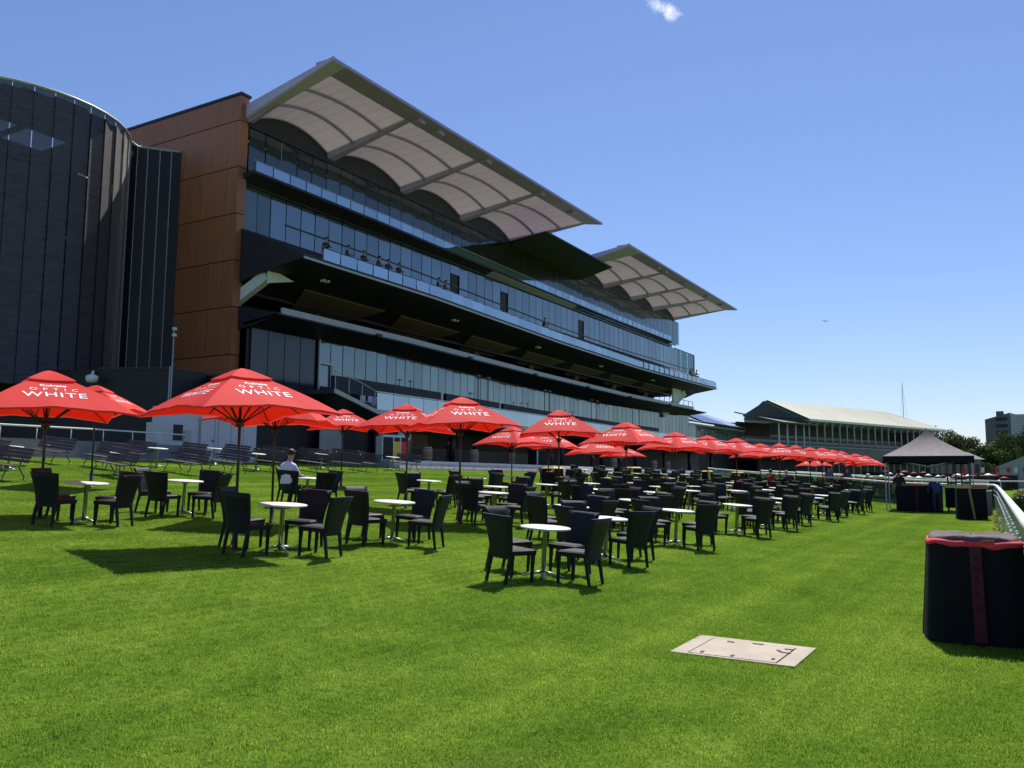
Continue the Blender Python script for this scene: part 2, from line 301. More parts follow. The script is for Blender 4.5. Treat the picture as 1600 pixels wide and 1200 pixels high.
M['tent'] = mat('marquee_skin', (.30, .31, .35), .6, var=.06, scale=.2)
M['pv'] = mat('roof_glazing', (.05, .06, .11), .12, var=.15, scale=.3)
M['pvlight'] = mat('roof_glazing_pale', (.36, .36, .46), .2, var=.1, scale=.3)
M['skin'] = mat('skin', (.42, .23, .16), .55); M['hair'] = mat('hair', (.025, .016, .012), .6)
M['shirt'] = mat('lilac_shirt', (.70, .68, .84), .8, bump=.3, bscale=9); M['trouser'] = mat('dark_trousers', (.02, .022, .03), .8)
M['redshirt'] = mat('red_shirt', (.30, .015, .02), .8); M['blueshirt'] = mat('blue_shirt', (.05, .13, .34), .8); M['darkshirt'] = mat('dark_clothes', (.02, .022, .03), .8)
M['navyshirt'] = mat('navy_shirt', (.035, .045, .13), .8); M['cap'] = mat('white_cap', (.8, .8, .8), .6)
M['barwood'] = mat('bar_wood', (.20, .12, .06), .5, var=.3, scale=2)  # brown timber colour for the bar top and mural
# drum screen: fine perforated sheet, partly see-through
m_ = mat('perforated_screen', (.115, .108, .13), .5, .8, var=.2, scale=.8, stretch=(1, 1, 5)); t = m_.node_tree; b = t.nodes['Principled BSDF']; o = t.nodes['Material Output']
tc = N(t, 'ShaderNodeTexCoord'); wv = N(t, 'ShaderNodeTexWave'); wv.bands_direction = 'Z'; wv.inputs['Scale'].default_value = 4.3; wv.inputs['Distortion'].default_value = 1.2; t.links.new(tc.outputs['Object'], wv.inputs[0])
bp = N(t, 'ShaderNodeBump'); bp.inputs['Strength'].default_value = 1; bp.inputs['Distance'].default_value = .0100; t.links.new(wv.outputs[1], bp.inputs['Height']); t.links.new(bp.outputs[0], b.inputs['Normal'])
tr = N(t, 'ShaderNodeBsdfTransparent'); b.inputs['Sheen Weight'].default_value = 1.0; b.inputs['Sheen Roughness'].default_value = .32; b.inputs['Sheen Tint'].default_value = (.95, .9, .85, 1)
x = N(t, 'ShaderNodeMixShader'); x.inputs[0].default_value = .26
t.links.new(b.outputs[0], x.inputs[1]); t.links.new(tr.outputs[0], x.inputs[2]); t.links.new(x.outputs[0], o.inputs[0]); M['screen'] = m_

UNIT = {}
def unit_box(mname):
    if mname not in UNIT: UNIT[mname] = MB().box(-.5, .5, -.5, .5, -.5, .5).mesh('unit_'+mname, M[mname])
    return UNIT[mname]
prnd = random.Random(3)
def ubox(name, mname, c, size, parent=None, rz=0):
    o = link(name, unit_box(mname), parent, c, rz, size)
    if name in ('pane', 'glass_panel'): o.rotation_euler = (prnd.uniform(-.006, .006), 0, rz+prnd.uniform(-.007, .007))     # no pane hangs perfectly true
    return o

def wpart(name, mb, mats, top):           # a part given in world coordinates under a thing
    o = mb.build(name, mats); o.parent = top
    if top.type == 'EMPTY': o.matrix_parent_inverse = Matrix.Translation(-Vector(top.location))
    return o

# ------------------------------------------------------------------ ground
ys = [-1500, -400, -100, -40, -10, -4, -1, 0, 2, 4, 6, 8, 10, 12.5, 15, 17.5, 20, 22.5, 25, 27.5, 30, 33, 60, 200, 1500]
xs = [-300, -60, -20, 0, 10, 20, 30, 40, 50, 60, 70, 90, 130, 300, 800, 2500]
vs_ = [(x, y, gz(x, y)) for x in xs for y in ys]; k = len(ys)
mb = MB(); mb.faces(vs_, [(i*k+j, (i+1)*k+j, (i+1)*k+j+1, i*k+j+1) for i in range(len(xs)-1) for j in range(k-1)], True)
lawn = mb.build('lawn', M['lawn']); tag(lawn, kind='structure')
# road beyond the fence
rail_pts = [(-4, -.45), (3, -.22), (10, .02), (25, .50), (40, 1.0), (45, 1.25), (47, 1.9), (48.5, 4), (52, 8), (58, 13), (66, 19), (74, 24)]
def rail_y(x): return interp(x, rail_pts)
mb = MB(); rx = [-20, 0, 10, 20, 30, 40, 60, 90, 160]
rows = [[(x, y, gz(x, y)+.012) for y in (-9, -6, -3, -1.2, -.55-.0*x)] for x in rx]
kk = 5; mb.faces([p for r_ in rows for p in r_], [(i*kk+j, (i+1)*kk+j, (i+1)*kk+j+1, i*kk+j+1) for i in range(len(rx)-1) for j in range(kk-1)])
tag(mb.build('road', M['asphalt']), kind='structure')
for y0, y1 in ((-.55, -.40), (-9.15, -9.0)):
    mb = MB(); mb.loft(rx, lambda x: [(y0, gz(x, 0)-.05), (y1, gz(x, 0)-.05), (y1, gz(x, 0)+.11), (y0, gz(x, 0)+.11)]); tag(mb.build('kerb', M['concrete']), kind='structure')

# concrete access cover set in the lawn
cov = thing('access_cover', 'pale concrete access cover set flush in the lawn', 'cover', (7.94, 2.28, .0))
q = [(-.47, -.56), (.45, -.55), (.53, .57), (-.42, .54)]
zc = .028
def inset(s): return [(x*s[0]+s[2], y*s[1]+s[3]) for x, y in q]
lid = inset((.80, .70, -.03, .0)); gap = inset((.83, .725, -.03, .0))
mb = MB()
for i in range(4):
    a, b_, c, d = q[i], q[(i+1) % 4], gap[(i+1) % 4], gap[i]
    mb.hexa([(*a, -.1), (*b_, -.1), (*c, -.1), (*d, -.1)], [(*a, zc), (*b_, zc), (*c, zc), (*d, zc)])
mb.build('surround', M['concrete'], cov)
mb = MB(); mb.hexa([(*p, -.1) for p in lid], [(*p, zc+.002) for p in lid]); lido = mb.build('lid', M['concrete'], cov)
mb = MB(); mb.hexa([(*p, -.12) for p in gap], [(*p, zc-.03) for p in gap]); mb.build('joint', mat('joint_dirt', (.09, .055, .045), .9), cov)
slotm = mat('slot_dark', (.10, .06, .055), .8)
for (x, y, rz, l) in ((.30, .2, 1.2, .07), (.33, -.05, 1.5, .10), (-.30, .28, .1, .07), (-.28, -.34, .15, .06), (.05, -.37, 1.6, .08), (.22, -.36, 1.6, .08), (.10, -.30, .5, .09), (-.33, .0, 0.05, .06)):
    mb = MB(); mb.box(-l/2, l/2, -.014, .014, 0, .006); mb.build('lifting_slot', slotm, lido, (x, y, zc+.002), rz)

# ------------------------------------------------------------------ grass blades (one uncountable mass)
pm = MB(); PS = .25
for i in range(480):
    x = rnd.uniform(-PS/2, PS/2)*1.1; y = rnd.uniform(-PS/2, PS/2)*1.1; a = rnd.uniform(0, 6.28); h = rnd.uniform(.010, .027); wd = rnd.uniform(.0012, .0025)
    l = rnd.uniform(0, 1.1)*h; la = rnd.uniform(0, 6.28); dx, dy = math.cos(a)*wd, math.sin(a)*wd; lx, ly = math.cos(la)*l, math.sin(la)*l
    pm.faces([(x-dx, y-dy, -.004), (x+dx, y+dy, -.004), (x+dx*.8+lx*.35, y+dy*.8+ly*.35, h*.6), (x-dx*.8+lx*.35, y-dy*.8+ly*.35, h*.6), (x+lx, y+ly, h)], [(0, 1, 2, 3), (3, 2, 4)])
patch = bpy.data.objects.new('grass_patch', pm.mesh('grass_patch', M['blade']))
pts = []
ca = math.cos(YAW); sa = math.sin(YAW)
def incover(x, y):
    return 7.42 < x < 8.50 and 1.70 < y < 2.86
gx = 0.0
while gx < 66:
    gy = -1.0
    while gy < 32.5:
        x = gx+rnd.uniform(-.05, .05); y = gy+rnd.uniform(-.05, .05)
        dep = x*ca+y*sa; lat = x*sa-y*ca
        if 3.2 < dep < 60 and abs(lat) < dep*.62+.5 and y > rail_y(x)-.25 and not (y > 30 and x > 38.5):
            if not (7.36 < x < 8.56 and 1.60 < y < 2.96): pts.append((x, y, gz(x, y)))
        gy += PS
    gx += PS
# ragged fringe of blades along the edge of the cover
fr_pts = []
cw = [(7.94+x*1.02, 2.28+y*1.02) for x, y in q]
for i in range(4):
    a = Vector(cw[i]); b_ = Vector(cw[(i+1) % 4]); nrm = Vector((b_.y-a.y, -(b_.x-a.x))).normalized()
    for j in range(10):
        p = a.lerp(b_, (j+.5)/10+rnd.uniform(-.03, .03))+nrm*rnd.uniform(.10, .13); fr_pts.append((p.x, p.y, gz(p.x, p.y)))
pts += fr_pts
gm = bpy.data.meshes.new('grass'); gm.from_pydata(pts, [], []); gm.materials.append(M['blade'])
grass = link('grass', gm); tag(grass, 'short mown green grass blades covering the lawn', 'grass', kind='stuff')
ng = bpy.data.node_groups.new('grass_blades', 'GeometryNodeTree')
ng.interface.new_socket('Geometry', in_out='INPUT', socket_type='NodeSocketGeometry'); ng.interface.new_socket('Geometry', in_out='OUTPUT', socket_type='NodeSocketGeometry')
gi = ng.nodes.new('NodeGroupInput'); go = ng.nodes.new('NodeGroupOutput'); ip = ng.nodes.new('GeometryNodeInstanceOnPoints'); oi = ng.nodes.new('GeometryNodeObjectInfo'); oi.inputs['Object'].default_value = patch
rvn = ng.nodes.new('FunctionNodeRandomValue'); rvn.data_type = 'FLOAT_VECTOR'; rvn.inputs[0].default_value = (0, 0, 0); rvn.inputs[1].default_value = (0, 0, 6.283)
m2p = ng.nodes.new('GeometryNodeMeshToPoints')
ng.links.new(gi.outputs[0], m2p.inputs['Mesh']); ng.links.new(m2p.outputs[0], ip.inputs['Points']); ng.links.new(oi.outputs['Geometry'], ip.inputs['Instance']); ng.links.new(rvn.outputs[0], ip.inputs['Rotation']); ng.links.new(ip.outputs[0], go.inputs[0])
md = grass.modifiers.new('blades', 'NODES'); md.node_group = ng

# ------------------------------------------------------------------ concourse, steps, retaining wall
ZC = 2.62
tag(MB().loft([39.2, 60, 90, 124], lambda X: [(31.6, 1.2), (60, 1.2), (60, ZC), (31.6, ZC)]).build('concourse', M['pave']), kind='structure')
steps = tag(bpy.data.objects.new('steps', None), kind='structure'); col.objects.link(steps); steps.location = (0, 0, 0)
for i in range(4):
    y0 = 30.2+i*.36; z = 2.0+.155*i
    for j in range(14):
        xa = 39.2+j*6
        MB().box(xa+.006, xa+5.994, y0, 31.6-.002, z-.9 if i == 0 else z-.155+.002, z).build('step', M['step'], steps)
for j in range(14): MB().box(39.2+j*6+.01, 39.2+j*6+5.99, 31.50, 31.598, 2.475, 2.635).build('nosing', M['white'], steps)
rw = thing('retaining_wall', 'low grey retaining wall with white handrail beside the benches', 'wall', (20, 33, 2.2))
wl = [(9, 34.2), (17.9, 33), (22, 32.8), (26.4, 33.2)]
mb = MB()
for (a, b_), (c, d) in zip(wl, wl[1:]): mb.hexa([(a, b_, 1.5), (c, d, 1.5), (c, d+.25, 1.5), (a, b_+.25, 1.5)], [(a, b_, 3.0), (c, d, 3.0), (c, d+.25, 3.0), (a, b_+.25, 3.0)])
wpart('wall', mb, M['greywall'], rw)
mb = MB()
for (a, b_), (c, d) in zip(wl, wl[1:]): mb.hexa([(a, b_-.55, 1.4), (c, d-.55, 1.4), (c, d-.002, 1.4), (a, b_-.002, 1.4)], [(a, b_-.55, 2.32), (c, d-.55, 2.32), (c, d-.002, 2.32), (a, b_-.002, 2.32)])
wpart('kerb', mb, M['concrete'], rw)
wpart('handrail', MB().tube([(a, b_+.12, 3.5) for a, b_ in wl], .035), M['white'], rw)
for (a, b_), (c, d) in zip(wl, wl[1:]):
    n = max(2, int(math.hypot(c-a, d-b_)/1.3))
    for i in range(n): 
        x = a+(c-a)*i/n; y = b_+(d-b_)*i/n+.12; wpart('baluster', MB().tube([(x, y, 3.0), (x, y, 3.47)], .022, 6), M['white'], rw)
for x, y in ((19.6, 32.9), (24.2, 33.0)): wpart('wall_lamp', MB().lathe([(.02, 0), (.08, .01), (.09, .06), (.05, .11)], 10, (x, y-.06, 2.72)), M['white'], rw)

# ------------------------------------------------------------------ main grandstand
gs = thing('grandstand', 'large modern grandstand with glass bands and flared membrane roofs', 'grandstand', (36.6, 42, 2.2))
def bow(X): return interp(X, [(36, 0), (50, .1), (73, 1.6), (95, 2.3), (123, 1.3)])
XS = [36.75+i*2.0 for i in range(43)]     # 36.75 .. 120.75
def between(a, b_): return [a]+[x for x in XS if a+.3 < x < b_-.3]+[b_]
def gpart(name, mb, mats): return wpart(name, mb, mats, gs)
# core behind everything
gpart('core_wall', MB().box(37.0, 116.5, 46, 60, 1.5, 24.3), M['black'])
# terracotta end wall, one slab of cladding per storey
ew = gpart('end_wall', MB().box(36.42, 36.98, 42.06, 56, 1.5, 26.0), M['black'])
jz = [2.2, 6.12, 9.15, 12.19, 15.18, 18.2, 21.25, 24.32, 26.0]
for a, b_ in zip(jz, jz[1:]):
    MB().box(36.30, 36.40, 42.0, 56, a+.03, b_-.03).build('cladding_panel', M['terra'], ew)
    MB().box(36.405, 36.99, 42.0, 42.05, a+.03, b_-.03).build('cladding_panel', M['terra'], ew)
MB().box(36.25, 37.1, 41.93, 56.2, 26.0, 26.18).build('coping', M['navy'], ew)
# upper glass storey + lunettes
UG = gpart('glass_wall', MB().box(37.0, 115.3, 42.25, 42.35, 20.4, 24.2), M['upglass']); 
x = 37.05
while x < 115:
    ubox('pane', 'upglass', (x+.72, 42.0, 22.35), (1.36, .03, 3.5), UG); x += 1.44
MB().box(37.02, 115.2, 42.03, 42.07, 23.1, 23.2).build('transom', M['palesteel'], UG)
for i in range(12):
    x = 39.8+i*6.6; MB().box(x, x+.22, 42.04, 42.2, 20.6, 24.1).build('mullion', M['palesteel'], UG)
gpart('head_beam', MB().box(37.0, 115.6, 41.9, 44, 24.12, 24.45), M['navy'])
gpart('interior_floor', MB().box(37.0, 116, 42.7, 45.9, 20.45, 20.7), M['tan'])
gpart('interior_back', MB().box(37.0, 115, 45.6, 45.95, 20.7, 24.1), M['tan'])
# upper balcony
def ub(X): return 41.0+.35*bow(X)
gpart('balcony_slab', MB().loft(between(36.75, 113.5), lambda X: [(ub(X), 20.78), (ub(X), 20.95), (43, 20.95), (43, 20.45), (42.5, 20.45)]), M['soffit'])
B1 = gpart('balustrade', MB().loft(between(36.75, 112.5), lambda X: [(ub(X)+.06, 21.62), (ub(X)+.12, 21.62), (ub(X)+.12, 21.66), (ub(X)+.06, 21.66)]), M['grey'])
x = 36.9
while x < 112: ubox('glass_panel', 'balglass', (x+.75, ub(x+.75)+.09, 21.28), (1.39, .02, .66), B1); x += 1.5
x = 36.85
while x < 112.5: ubox('post', 'mullion', (x, ub(x)+.12, 21.3), (.06, .05, .72), B1); x += 1.5
# projecting soffit lens (grey patch under the balcony) and dark band
gpart('soffit_panel', MB().loft(between(66, 84), lambda X: [(ub(X)+.1, 20.74), (42.4, 20.46), (42.4, 20.40), (ub(X)+.1, 20.70)]), M['grey'])
# middle glass storey
MG = gpart('glass_wall', MB().box(37.3, 116.8, 42.75, 42.85, 16.5, 20.4), M['mullion'])
x = 39.6; i = 0
while x < 117:
    if i in (15, 21, 33): ubox('open_door', 'black', (x+.7, 42.56, 18.2), (1.0, .03, 2.6), MG); ubox('pane', 'midglass', (x+.7, 42.5, 19.95), (1.36, .03, .8), MG)
    else: ubox('pane', 'midglass', (x+.7, 42.5+rnd.uniform(-.004, .004), 18.6), (1.325, .03, 3.7), MG)
    x += 1.4; i += 1
for k in range(2): ubox('pane', 'clearglass', (37.3+k*1.15+.55, 42.5, 18.6), (1.1, .03, 3.7), MG)
# raked deck in front of the middle glass, its balustrade, its big dark underside
def mb_y(X): return 36.5+bow(X)
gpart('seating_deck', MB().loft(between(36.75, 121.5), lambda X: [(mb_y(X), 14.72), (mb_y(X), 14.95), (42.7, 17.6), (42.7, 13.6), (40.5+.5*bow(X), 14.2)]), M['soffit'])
B2 = gpart('balustrade', MB().loft(between(38.4, 121), lambda X: [(mb_y(X)+.06, 15.70), (mb_y(X)+.13, 15.70), (mb_y(X)+.13, 15.75), (mb_y(X)+.06, 15.75)]), M['mullion'])
x = 38.5
while x < 120.5: ubox('glass_panel', 'balglass', (x+.8, mb_y(x+.8)+.09, 15.28), (1.48, .02, .84), B2); x += 1.6
x = 38.45
while x < 121: ubox('post', 'mullion', (x, mb_y(x)+.12, 15.3), (.06, .05, .86), B2); x += 1.6
gpart('deck_edge', MB().loft(between(36.75, 121.6), lambda X: [(mb_y(X)-.04, 14.66), (mb_y(X)-.04, 14.80), (mb_y(X)-.002, 14.80), (mb_y(X)-.002, 14.66)]), M['grey'])
gpart('deck_rail', MB().tube([(X, mb_y(X)+2.4, 17.25) for X in between(37.5, 117)], .06, 6), M['mullion'])
x = 40.5
while x < 118:   # paired downlights in the underside
    for d in (0, .55): gpart('downlight', MB().box(x+d*.7, x+d*.7+.14, mb_y(x)+1.8, mb_y(x)+2.15, 14.22, 14.36), M['palesteel'])
    x += 15.6
# recess with the covered stand
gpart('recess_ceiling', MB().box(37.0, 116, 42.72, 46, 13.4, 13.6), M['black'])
x = 41.0; i = 0
while x < 112:
    L = 8.6
    gpart('ceiling_panel', MB().hexa([(x+.2, 40.7+.5*bow(x), 14.02), (x+L, 40.7+.5*bow(x+L), 14.02), (x+L-1.4, 43.6, 13.2), (x+1.8, 43.6, 13.2)],
        [(x+.2, 40.7+.5*bow(x), 14.10), (x+L, 40.7+.5*bow(x+L), 14.10), (x+L-1.4, 43.6, 13.3), (x+1.8, 43.6, 13.3)]), M['tan'])
    gpart('raking_column', MB().bar((x+4.4, 43.4, 13.2), (x+2.6, 44.6, 9.6), .9, .5), M['tan'])
    x += 10.4
gpart('recess_back', MB().box(37.05, 116, 45.4, 45.9, 8, 13.4), M['black'])
def st(X): return 38.5+.9*bow(X)
gpart('seating_tier', MB().loft(between(36.8, 118), lambda X: [(st(X), 11.45), (st(X), 11.55), (45.3, 13.0), (45.3, 10.4), (41.0+1.6*bow(X)*.6, 10.9)]), M['navy'])
gpart('tier_parapet', MB().loft(between(37.1, 117), lambda X: [(st(X)-.06, 11.52), (st(X)-.06, 11.90), (st(X)+.10, 11.90), (st(X)+.10, 11.52)]), M['grey'])
for i in range(6): 
    X = 46+i*12.4; gpart('speaker_box', MB().box(X, X+.5, st(X)-.22, st(X)-.07, 11.40, 11.62), M['black'])
# V strut at the near end
gpart('end_strut', MB().bar((37.3, 40.0, 14.15), (37.05, 42.9, 12.6), .5, .7), M['palesteel'])
gpart('strut_plate', MB().hexa([(37.0, 39.7, 13.55), (39.0, 39.5, 14.0), (39.0, 39.6, 14.0), (37.0, 39.8, 13.55)], [(37.0, 39.7, 14.55), (37.3, 39.7, 14.5), (37.3, 39.8, 14.5), (37.0, 39.8, 14.55)]), M['palesteel'])
# lower glass storey
def lg(X): return 41.0+1.25*bow(X)
LG = gpart('glass_wall', MB().loft(between(37.0, 122.5), lambda X: [(lg(X)+.3, 5.9), (lg(X)+.4, 5.9), (lg(X)+.4, 11.0), (lg(X)+.3, 11.0)]), M['mullion'])
x = 43.0
while x < 122:
    a, b_ = lg(x), lg(x+1.25); ubox('pane', 'lowglass', (x+.62, (a+b_)/2, 8.65+.2), (1.18, .03, 4.4), LG, math.atan2(b_-a, 1.25)); x += 1.25
x = 37.1
while x < 42.6: ubox('pane', 'darkreflglass', (x+.7, 41.1, 8.9), (1.36, .03, 4.2), LG); x += 1.42
gpart('door_frame', MB().box(42.95, 43.03, 40.85, 40.97, 7.4, 11.0).box(44.25, 44.33, 40.85, 40.97, 7.4, 9.4).box(43.03, 44.25, 40.85, 40.97, 9.3, 9.42), M['palesteel'])
gpart('glass_head', MB().loft(between(36.8, 122.5), lambda X: [(st(X)+.05, 11.42), (lg(X)+.5, 11.02), (lg(X)+.5, 11.2), (st(X)+.05, 11.5)]), M['black'])
gpart('lower_mass', MB().box(36.5, 45.0, 40.2, 41.05, 2.2, 7.45), M['black'])
gpart('lower_mass', MB().hexa([(33.0, 37.0, 2.2), (43.5, 36.0, 2.2), (43.5, 40.1, 2.2), (33.0, 40.1, 2.2)], [(33.0, 37.0, 6.6), (43.5, 36.0, 5.4), (43.5, 40.1, 5.4), (33.0, 40.1, 7.4)]), M['black'])
# long dark display boxes in front of the glass
x = 41.6
for L in (12.4, 8.9, 15.4, 12.0, 11.0):
    gpart('display_box', MB().loft([x, x+L/2, x+L], lambda X: [(38.2+bow(X), 7.15), (38.5+bow(X), 7.15), (38.5+bow(X), 8.2), (38.2+bow(X), 8.2)]), M['soffit']); x += L+.75
# lower viewing terrace with seats and glass front
def te(X): return 33.0+.8*bow(X)*.5
gpart('terrace_slab', MB().loft(between(39.6, 121), lambda X: [(te(X), 5.32), (te(X), 5.62), (40.5, 7.2), (40.5, 5.32)]), M['soffit'])
gpart('terrace_edge', MB().loft(between(39.6, 121), lambda X: [(te(X)-.06, 5.38), (te(X)-.06, 5.64), (te(X)-.002, 5.64), (te(X)-.002, 5.38)]), M['grey'])
gpart('stair_flight', MB().hexa([(35.9, 33.0, 6.3), (39.55, 33.0, 5.35), (39.55, 36.5, 5.35), (35.9, 36.5, 6.3)], [(35.9, 33.0, 6.55), (39.55, 33.0, 5.62), (39.55, 36.5, 5.62), (35.9, 36.5, 6.55)]), M['black'])
gpart('stair_stringer', MB().hexa([(35.9, 32.9, 6.3), (39.55, 32.9, 5.40), (39.55, 32.99, 5.40), (35.9, 32.99, 6.3)], [(35.9, 32.9, 6.55), (39.55, 32.9, 5.63), (39.55, 32.99, 5.63), (35.9, 32.99, 6.55)]), M['grey'])
B3 = gpart('balustrade', MB().tube([(X, te(X)+.05, 6.72) for X in between(39.6, 120.8)], .035, 6), M['white'])
x = 39.7
while x < 120: ubox('glass_panel', 'balglass', (x+.78, te(x+.78)+.05, 6.16), (1.5, .02, 1.0), B3); x += 1.56
gpart('stair_rail', MB().tube([(35.9, 33, 7.55), (38, 33, 7.15), (39.6, 33.03, 6.72)], .03, 6), M['grey'])
for i in range(4): gpart('rail_post', MB().tube([(36+i*1.15, 33, 6.5-i*.3), (36+i*1.15, 33, 7.52-i*.27)], .025, 6), M['grey'])
for r_ in range(2):       # rows of pale folded seats behind the glass
    smb = MB().box(-.22, .22, -.03, .03, 0, .42).box(-.22, .22, -.36, -.03, -.02, .04).mesh('terrace_seat', M['palesteel'])
    x = 40.3
    while x < 92: link('terrace_seat', smb, gs, (x-36.6, te(x)+.75+r_*.9-42, 5.95+r_*.24-2.2)); x += .72
# underside bar area
gpart('bar_back_wall', MB().box(39.5, 121, 40.6, 41.0, ZC, 5.3), M['black'])
gpart('bar_counter', MB().box(44.0, 70, 38.6, 39.3, ZC, 3.75), M['navy'])
gpart('bar_top', MB().box(43.9, 70.1, 38.5, 39.4, 3.75, 3.82), M['barwood'])
gpart('bar_mural', MB().box(46, 55, 40.52, 40.58, 3.6, 5.0), M['barwood'])
gpart('pale_panel', MB().box(38.0, 40.0, 35.90, 35.98, 3.0, 5.0), M['grey'])
for i in range(9): gpart('column', MB().tube([(43+i*8.6, 35.8, ZC), (43+i*8.6, 35.8, 5.32)], .22, 12), M['navy'])
# railing posts / lamp poles standing on the terrace
for px in (58.3, 60.0, 71.0, 72.0, 82, 83.5, 94, 96): gpart('lamp_mast', MB().tube([(px, 37.4+bow(px)*.9, 6.4), (px, 37.4+bow(px)*.9, 9.9)], .04, 5).box(px-.25, px+.25, 37.3+bow(px)*.9, 37.5+bow(px)*.9, 9.9, 10.0), M['mullion'])

# flared roofs
def roof(inner, outer, z_in, z_out, fy0, far_skew):
    """inner: list of X at Y=42 (bay lines); outer: list of X at Y=36 for the same lines"""
    rf = gpart('canopy_roof', MB().box(inner[0]-.25, inner[-1]+.2, 42.25, 42.6, z_in-.3, z_in+.95), M['fascia'])
    nb = len(inner)-1
    def S(b, u, v):
        xi = inner[b]+(inner[b+1]-inner[b])*u; xo = outer[b]+(outer[b+1]-outer[b])*u
        h = 1.05*(1-v)**.8+.04*v
        return (xi+(xo-xi)*v, 42-6*v, z_in+(z_out-.12-z_in)*v+h*(1-(2*u-1)**2))
    NS = 7
    for b in range(nb):
        for s in range(NS):
            mb = MB(); u0_, u1_ = (s+.012)/NS, (s+.988)/NS; g_ = []
            nu, nv = 3, 8
            for j in range(nv+1):
                for i in range(nu+1): g_.append(S(b, u0_+(u1_-u0_)*i/nu, j/nv))
            fs = [(j*(nu+1)+i, j*(nu+1)+i+1, (j+1)*(nu+1)+i+1, (j+1)*(nu+1)+i) for j in range(nv) for i in range(nu)]
            mb.faces(g_, fs, True); mb.faces([(p[0], p[1], p[2]+.03) for p in g_], fs, True); mb.build('membrane_panel', M['membrane'], rf)
        for s in range(1, NS):   # thin seams between the membrane strips
            MB().tube([tuple(Vector(S(b, s/NS, j/8))+Vector((0, 0, .012))) for j in range(9)], .02, 4).build('seam', M['rib'], rf)
        for v in (.33, .68):     # arched purlins
            MB().tube([tuple(Vector(S(b, i/14, v))-Vector((0, 0, .02))) for i in range(15)], .13, 6).build('purlin', M['rib'], rf)
        # dark lunette filling the arch above the glass
        pts_ = [S(b, i/14, 0) for i in range(15)]; mb = MB()
        mb.poly([(p[0], 42.04, p[2]) for p in pts_]+[(inner[b+1], 42.04, 24.4), (inner[b], 42.04, 24.4)]); mb.poly([(p[0], 42.2, p[2]) for p in pts_]+[(inner[b+1], 42.2, 24.4), (inner[b], 42.2, 24.4)])
        mb.build('lunette', M['lunette'], rf)
        MB().tube([(p[0], 41.98, p[2]) for p in pts_], .07, 5).build('arch_edge', M['rib'], rf)
    for b in range(nb+1):        # main raking ribs
        a = (inner[b], 42.0, z_in-.1); c = (outer[b], 36.0, z_out-.2)
        wd = .62 if 0 < b < nb else .3
        MB().hexa([(a[0]-wd/2, a[1], a[2]-.18), (a[0]+wd/2, a[1], a[2]-.18), (c[0]+wd*.28, c[1], c[2]), (c[0]-wd*.28, c[1], c[2])],
            [(a[0]-wd/2, a[1], a[2]+.4), (a[0]+wd/2, a[1], a[2]+.4), (c[0]+wd*.28, c[1], c[2]+.35), (c[0]-wd*.28, c[1], c[2]+.35)]).build('rib', M['rib'], rf)
    # outer edge beam with flat underside, and the end fascia
    x0, x1 = inner[0]-.3, outer[-1]+1.0
    MB().hexa([(x0, 34.6, z_out-.10), (x1+.2, 34.6, z_out-.17), (x1-.9, 36.05, z_out-.2), (x0, 36.05, z_out-.2)], [(x0, 34.6, z_out+.10), (x1+.2, 34.6, z_out+.03), (x1-.9, 36.05, z_out+.10), (x0, 36.05, z_out+.10)]).build('edge_beam', M['rib'], rf)
    MB().hexa([(x0-.08, 34.55, z_out-.08), (x0, 34.55, z_out-.08), (x0, 42.6, z_in-.15), (x0-.08, 42.6, z_in-.15)], [(x0-.08, 34.55, z_out+.14), (x0, 34.55, z_out+.14), (x0, 42.6, z_in+.72), (x0-.08, 42.6, z_in+.72)]).build('end_fascia', M['fascia'], rf)
    MB().hexa([(x0-.02, 34.62, z_out-.13), (outer[0]+.12, 34.62, z_out-.13), (inner[0]+.1, 42.3, z_in-.16), (x0-.02, 42.3, z_in-.16)], [(x0-.02, 34.62, z_out+.05), (outer[0]+.12, 34.62, z_out+.05), (inner[0]+.1, 42.3, z_in+.1), (x0-.02, 42.3, z_in+.1)]).build('edge_soffit', M['fascia'], rf)
    for f in (.24, .30, .47, .70, .86):
        X = x0+(x1-x0)*f; MB().box(X, X+.7, 35.05, 35.75, z_out-.42, z_out-.17).build('floodlight', M['rib'], rf)
    return rf
roof([37.1, 44.6, 53.0, 61.5, 69.9], [37.7, 46.0, 54.9, 64.2, 74.1], 24.65, 26.75, 34.6, 1)
roof([82.4, 91.6, 99.9, 107.4, 115.3], [85.2, 95.1, 103.7, 112.2, 120.3], 24.5, 26.2, 34.6, 1)
gpart('link_roof', MB().hexa([(69.9, 42.3, 24.3), (86, 42.3, 24.1), (79.6, 35.5, 23.3), (65.5, 35.5, 23.45)], [(69.9, 42.3, 24.6), (86, 42.3, 24.4), (79.6, 35.5, 23.42), (65.5, 35.5, 23.57)]), M['navy'])
# far end: clear glass corners, big pale bracket
ec = gpart('corner_glazing', MB().box(115.2, 115.4, 42.0, 42.2, 20.9, 24.2), M['palesteel'])
ubox('pane', 'clearglass', (116.6, 42.1, 22.6), (2.4, .03, 3.3), ec); [ubox('pane', 'clearglass', (118.5+i*2.75, 42.5, 18.6), (2.68, .03, 3.7), ec) for i in range(3)]; ubox('pane', 'clearglass', (125.4, 44.5, 18.6), (.03, 4, 3.7), ec); MB().box(117.1, 125.5, 42.45, 42.6, 20.45, 20.55).box(125.3, 125.45, 42.42, 42.57, 16.8, 20.5).build('frame', M['mullion'], ec); MB().hexa([(117, 41.8, 16.4), (124, 40, 15.6), (125.6, 46, 16.4), (117, 46, 16.4)], [(117, 41.8, 16.75), (124, 40, 15.9), (125.6, 46, 16.75), (117, 46, 16.75)]).build('floor', M['soffit'], ec)
gpart('end_strut', MB().bar((116.5, 41.0, 13.9), (113.0, 43.0, 10.6), .5, .8), M['palesteel'])
